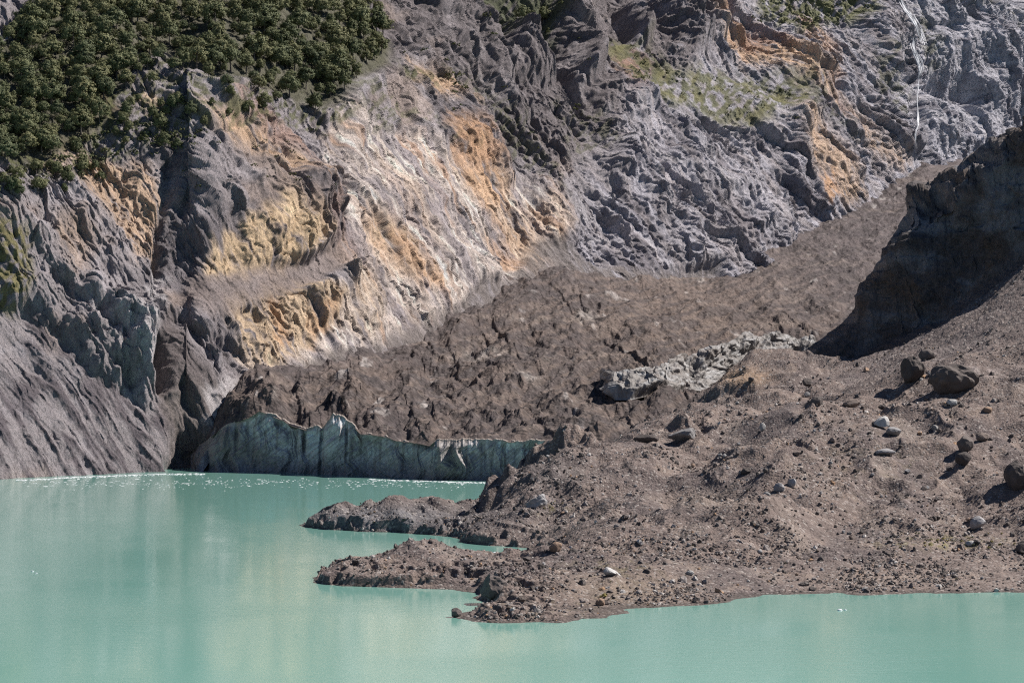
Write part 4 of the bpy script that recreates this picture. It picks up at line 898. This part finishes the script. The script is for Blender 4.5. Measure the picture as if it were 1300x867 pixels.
ribbon('upper_cascade', [(1138, -6, 4), (1146, 10, 6), (1160, 28, 9), (1168, 45, 9), (1172, 58, 7)], wf, 20)
ribbon('middle_cascade', [(1158, 50, 3), (1157, 60, 5), (1163, 75, 9), (1168, 88, 7), (1166, 97, 3)], wf, 15)
ribbon('lower_strand', [(1166, 95, 1.2), (1163, 120, 1.2), (1163, 140, 1.5), (1164, 158, 2), (1160, 172, 2), (1163, 195, 2.5)], wf, 5)
print('water', time.time() - T0)

# ------------------------------------------------------------------ trees
def leaf_mat(name, c0, c1, c2):
    m, nt, b = new_mat(name); L = nt.links.new
    gi = N(nt, 'ShaderNodeNewGeometry'); oi = N(nt, 'ShaderNodeObjectInfo')
    cr = N(nt, 'ShaderNodeValToRGB'); e = cr.color_ramp.elements; e[0].color = (*c0, 1); e[1].color = (*c2, 1); q = cr.color_ramp.elements.new(.5); q.color = (*c1, 1)
    ad = N(nt, 'ShaderNodeMath', operation='MULTIPLY_ADD'); L(gi.outputs['Random Per Island'], ad.inputs[0]); ad.inputs[1].default_value = .45
    ml = N(nt, 'ShaderNodeMath', operation='MULTIPLY'); L(oi.outputs['Random'], ml.inputs[0]); ml.inputs[1].default_value = .55; L(ml.outputs[0], ad.inputs[2])
    L(ad.outputs[0], cr.inputs[0]); L(cr.outputs[0], b.inputs['Base Color']); b.inputs['Roughness'].default_value = .7; b.inputs['Specular IOR Level'].default_value = .2
    return m
M_leaf = leaf_mat('dark_leaves', (.062, .082, .045), (.12, .135, .062), (.21, .20, .10))
M_shrub = leaf_mat('shrub_leaves', (.07, .085, .03), (.10, .11, .04), (.15, .145, .055))
M_tuft = leaf_mat('yellow_leaves', (.16, .15, .04), (.24, .21, .05), (.30, .24, .09))
M_bark, nt, b = new_mat('bark'); b.inputs['Base Color'].default_value = (.13, .11, .095, 1); b.inputs['Roughness'].default_value = .9
def crown_mesh(seed, n_clump=26, leaves=70, h=1.0, wdt=.42, base=.22, lsize=.035, mat=None):
    """leaf-sized faces on many small tufts, the tufts spread over an uneven dome"""
    r = np.random.default_rng(seed); V = []; Fq = []; ph = r.uniform(0, 6.28, 4)
    for c in range(n_clump):
        d0 = r.normal(size=3); d0[2] = abs(d0[2]) * 1.1 - .35 * r.random(); d0 /= np.linalg.norm(d0)
        lump = 1 + .22 * math.sin(3 * d0[0] * 2 + ph[0]) * math.sin(3 * d0[1] * 2 + ph[1]) + .15 * math.sin(5 * d0[2] + ph[2])
        q = r.uniform(.45, 1.0) ** .6 * lump
        cen = np.array([d0[0] * wdt * q, d0[1] * wdt * q, base + (h - base) * (.38 + .58 * d0[2] * q)]); cr_ = r.uniform(.06, .12)
        for _ in range(leaves):
            d = r.normal(size=3); d /= np.linalg.norm(d); p = cen + d * cr_ * r.uniform(.3, 1.25) * np.array([1, 1, .8])
            dn = d0 + d * .7 + r.normal(size=3) * .35; dn /= np.linalg.norm(dn); u = np.cross(dn, r.normal(size=3)); u /= np.linalg.norm(u) + 1e-6; v = np.cross(dn, u); s = lsize * r.uniform(.5, 1.3); i = len(V)
            V += [p - u * s, p + v * s * .7, p + u * s, p - v * s * .7]; Fq.append((i, i + 1, i + 2, i + 3))
    return big_mesh('crown', np.array(V), np.array(Fq), mat or M_leaf)
def trunk_mesh(seed, h=.8):
    r = np.random.default_rng(seed); V = []; Fq = []
    def limb(p0, p1, r0, r1, k=6, seg=4):
        base = len(V); p0 = np.array(p0); p1 = np.array(p1); b_ = r.normal(size=3) * .02
        for i in range(seg + 1):
            t_ = i / seg; p = p0 + (p1 - p0) * t_ + b_ * math.sin(t_ * 3.14); rr = r0 + (r1 - r0) * t_
            for j in range(k): V.append(p + np.array([math.cos(6.283 * j / k) * rr, math.sin(6.283 * j / k) * rr, 0]))
        for i in range(seg):
            for j in range(k): Fq.append((base + i * k + j, base + i * k + (j + 1) % k, base + (i + 1) * k + (j + 1) % k, base + (i + 1) * k + j))
    limb((0, 0, -.12), (r.uniform(-.04, .04), r.uniform(-.04, .04), h), .032, .008)
    for _ in range(6):
        z = r.uniform(.25, .65); a = r.uniform(0, 6.28); limb((0, 0, z), (math.cos(a) * .25, math.sin(a) * .25, z + .2), .014, .004, 4, 2)
    return big_mesh('trunk', np.array(V), np.array(Fq), M_bark)
CR = [crown_mesh(600 + i, R.randint(75, 100), 44, 1, R.uniform(.30, .43), R.uniform(.05, .15), .027) for i in range(9)]
TR = [trunk_mesh(650 + i) for i in range(4)]
SH = [crown_mesh(700 + i, 9, 45, .55, .5, .05, .05, M_shrub) for i in range(4)]
SHD = [crown_mesh(720 + i, 10, 50, .6, .5, .05, .05, M_leaf) for i in range(3)]
TF = [crown_mesh(740 + i, 12, 30, .5, .36, .03, .06, M_tuft) for i in range(3)]
def tree(p, hgt, label, group=None, wd=1.0):
    e = bpy.data.objects.new('beech_tree', None); C.objects.link(e); e.location = p; e.rotation_euler = (0, 0, R.uniform(0, 6.28)); e.scale = (hgt * wd, hgt * wd, hgt)
    link('crown', R.choice(CR), e); link('trunk', R.choice(TR), e); return tag(e, label, 'tree', group)
def inpoly(x_, y_, poly):
    c = False; n = len(poly)
    for i in range(n):
        x0, y0 = poly[i]; x1, y1 = poly[(i + 1) % n]
        if (y0 > y_) != (y1 > y_) and x_ < (x1 - x0) * (y_ - y0) / (y1 - y0) + x0: c = not c
    return c
spots = []
yv = -14.0; row = 0
while yv < 225:
    xv = -25 + (row % 2) * 9.5
    while xv < 505:
        px, py = xv + R.uniform(-6, 6), yv + R.uniform(-3.5, 3.5)
        if inpoly(px, py - 2, forest_poly) and inpoly(px + R.uniform(-12, 12), py + R.uniform(-4, 20), forest_poly + []): spots.append((px, py))
        xv += 15.8
    yv += 11.6; row += 1
print('forest spots', len(spots))
spots.sort(key=lambda s: -s[1])
keep = spots[:300] if len(spots) > 300 else spots
rest = spots[300:]
fg = 'beech trees of the dense forest on the upper left slope'
for (px, py) in keep:
    p = on_cliff(px, py); h = p[1] / F * R.choice([R.uniform(14, 20), R.uniform(18, 27), R.uniform(26, 38)])
    tree((p[0], p[1], p[2] - .4), h, 'dark green beech tree crowded among others in the dense forest on the upper left slope', fg, R.uniform(.9, 1.2))
if rest:
    VS, FS = [], []; off = 0
    arrs = []
    for me in CR[:4]:
        v = np.empty(len(me.vertices) * 3, f32); me.vertices.foreach_get('co', v); arrs.append(v.reshape(-1, 3))
    for (px, py) in rest:
        p = on_cliff(px, py); h = p[1] / F * R.uniform(20, 30); v = arrs[R.randrange(4)]; a = R.uniform(0, 6.28); c_, s_ = math.cos(a), math.sin(a)
        v = np.stack([v[:, 0] * c_ - v[:, 1] * s_, v[:, 0] * s_ + v[:, 1] * c_, v[:, 2]], 1) * h + p; VS.append(v); FS.append(np.arange(len(v)).reshape(-1, 4) + off); off += len(v)
    o = link('distant_forest', big_mesh('distant_forest', np.concatenate(VS), np.concatenate(FS), M_leaf)); o['kind'] = 'stuff'
n = 0
band = [(-20, 215), (0, 222), (60, 205), (105, 185), (125, 172), (150, 160), (150, 128), (205, 92), (270, 118), (330, 128), (345, 140), (270, 150), (262, 170), (250, 190), (190, 200), (140, 205), (110, 225), (60, 245), (-20, 255)]
while n < 46:
    px, py = R.uniform(-15, 340), R.uniform(95, 252)
    if inpoly(px, py, band):
        p = on_cliff(px, py); tree((p[0], p[1], p[2] - .4), p[1] / F * R.uniform(12, 24), 'small beech tree standing apart on the slope where the forest thins out', 'scattered trees along the ragged lower edge of the forest'); n += 1
for (px, py, h, lab) in ((160, 150, 22, 'lone dark tree at the top of the eroded gap below the forest'), (400, 142, 24, 'dark tree at the lowest right tip of the forest edge, casting a shadow'), (128, 232, 17, 'small dark tree standing on bare rock below the forest'),
                         (48, 243, 22, 'dark tree in the lowest left clump, its right one'), (14, 246, 24, 'dark tree in the lowest left clump, its left one'), (82, 245, 14, 'small tree right of the lowest left clump'), (662, 30, 26, 'dark tree on the upper crag, left of two'), (690, 28, 24, 'dark tree on the upper crag, right of two'),
                         (336, 138, 24, 'tree at the forest edge above the grey slabs')):
    p = on_cliff(px, py); tree((p[0], p[1], p[2] - .3), p[1] / F * h, lab)
# shrubs
def shrub(px, py, spx, meshes, label, group, name='shrub', where=on_cliff, cat='shrub'):
    p = where(px, py); o = link(name, R.choice(meshes)); s = p[1] / F * spx; o.location = (p[0], p[1], p[2] - .1 * s); o.scale = (s, s, s * R.uniform(.8, 1.1)); o.rotation_euler = (0, 0, R.uniform(0, 6.28)); return tag(o, label, cat, group)
sg = 'low shrubs below the forest edge'; n = 0
sp1 = [(140, 150), (260, 168), (258, 190), (200, 198), (150, 200), (60, 232), (20, 240), (0, 215), (100, 195)]
while n < 75:
    px, py = R.uniform(0, 262), R.uniform(140, 245)
    if inpoly(px, py, sp1) : shrub(px, py, R.uniform(9, 17), SHD + SH[:1], 'low green shrub among others on the bare slope below the forest', sg); n += 1
n = 0
while n < 40:
    px, py = R.uniform(210, 430), R.uniform(115, 240)
    if gn[int(np.argmin(np.abs(cols - px))), 300] > -9: shrub(px, py, R.uniform(5, 10), SH, 'small scrubby bush dotted on the stained rock right of the forest', 'small bushes on the stained rock'); n += 1
n = 0
while n < 70:
    px, py = R.uniform(790, 1020), R.uniform(55, 160)
    if inpoly(px, py, green_poly): shrub(px, py, R.uniform(4, 8), SH, 'low bush on the green sloping shelf of the mountainside', 'bushes on the green shelf'); n += 1
n = 0
while n < 60:
    px, py = R.choice([(R.uniform(955, 1105), R.uniform(-5, 35)), (R.uniform(605, 715), R.uniform(-5, 55)), (R.uniform(565, 600), R.uniform(92, 118)), (R.uniform(500, 760), R.uniform(40, 200))])
    shrub(px, py, R.uniform(6, 12), SHD + SH, 'dark bush clinging to the upper crags of the mountainside', 'bushes on the upper crags'); n += 1
tg = 'yellow green tufts on the moraine terrace'
for _ in range(26):
    shrub(R.gauss(1195, 42), R.gauss(689, 4), R.uniform(4, 8), TF + SH[:1], 'small yellow green tuft on the flat terrace near the right border', tg, 'grass_tuft', on_moraine, 'tuft')
for _ in range(10):
    shrub(R.gauss(704, 10), R.gauss(640, 3), R.uniform(3, 5), TF, 'small yellow tuft by the grey fractured outcrop', 'yellow tufts by the outcrop', 'grass_tuft', on_moraine, 'tuft')
shrub(767, 759, 14, TF, 'upright tuft of yellow grass beside the tan boulder near the shore', None, 'grass_tuft', on_moraine, 'tuft')
shrub(1165, 678, 9, SHD, 'dark green bush on the terrace, largest plant there', None, 'shrub', on_moraine)
for _ in range(30):
    shrub(R.uniform(740, 1290), R.uniform(590, 755), R.uniform(2.5, 4.5), TF + SH, 'tiny scattered tuft on the gravel of the near moraine', 'tiny tufts on the moraine gravel', 'grass_tuft', on_moraine, 'tuft')
print('done', time.time() - T0)
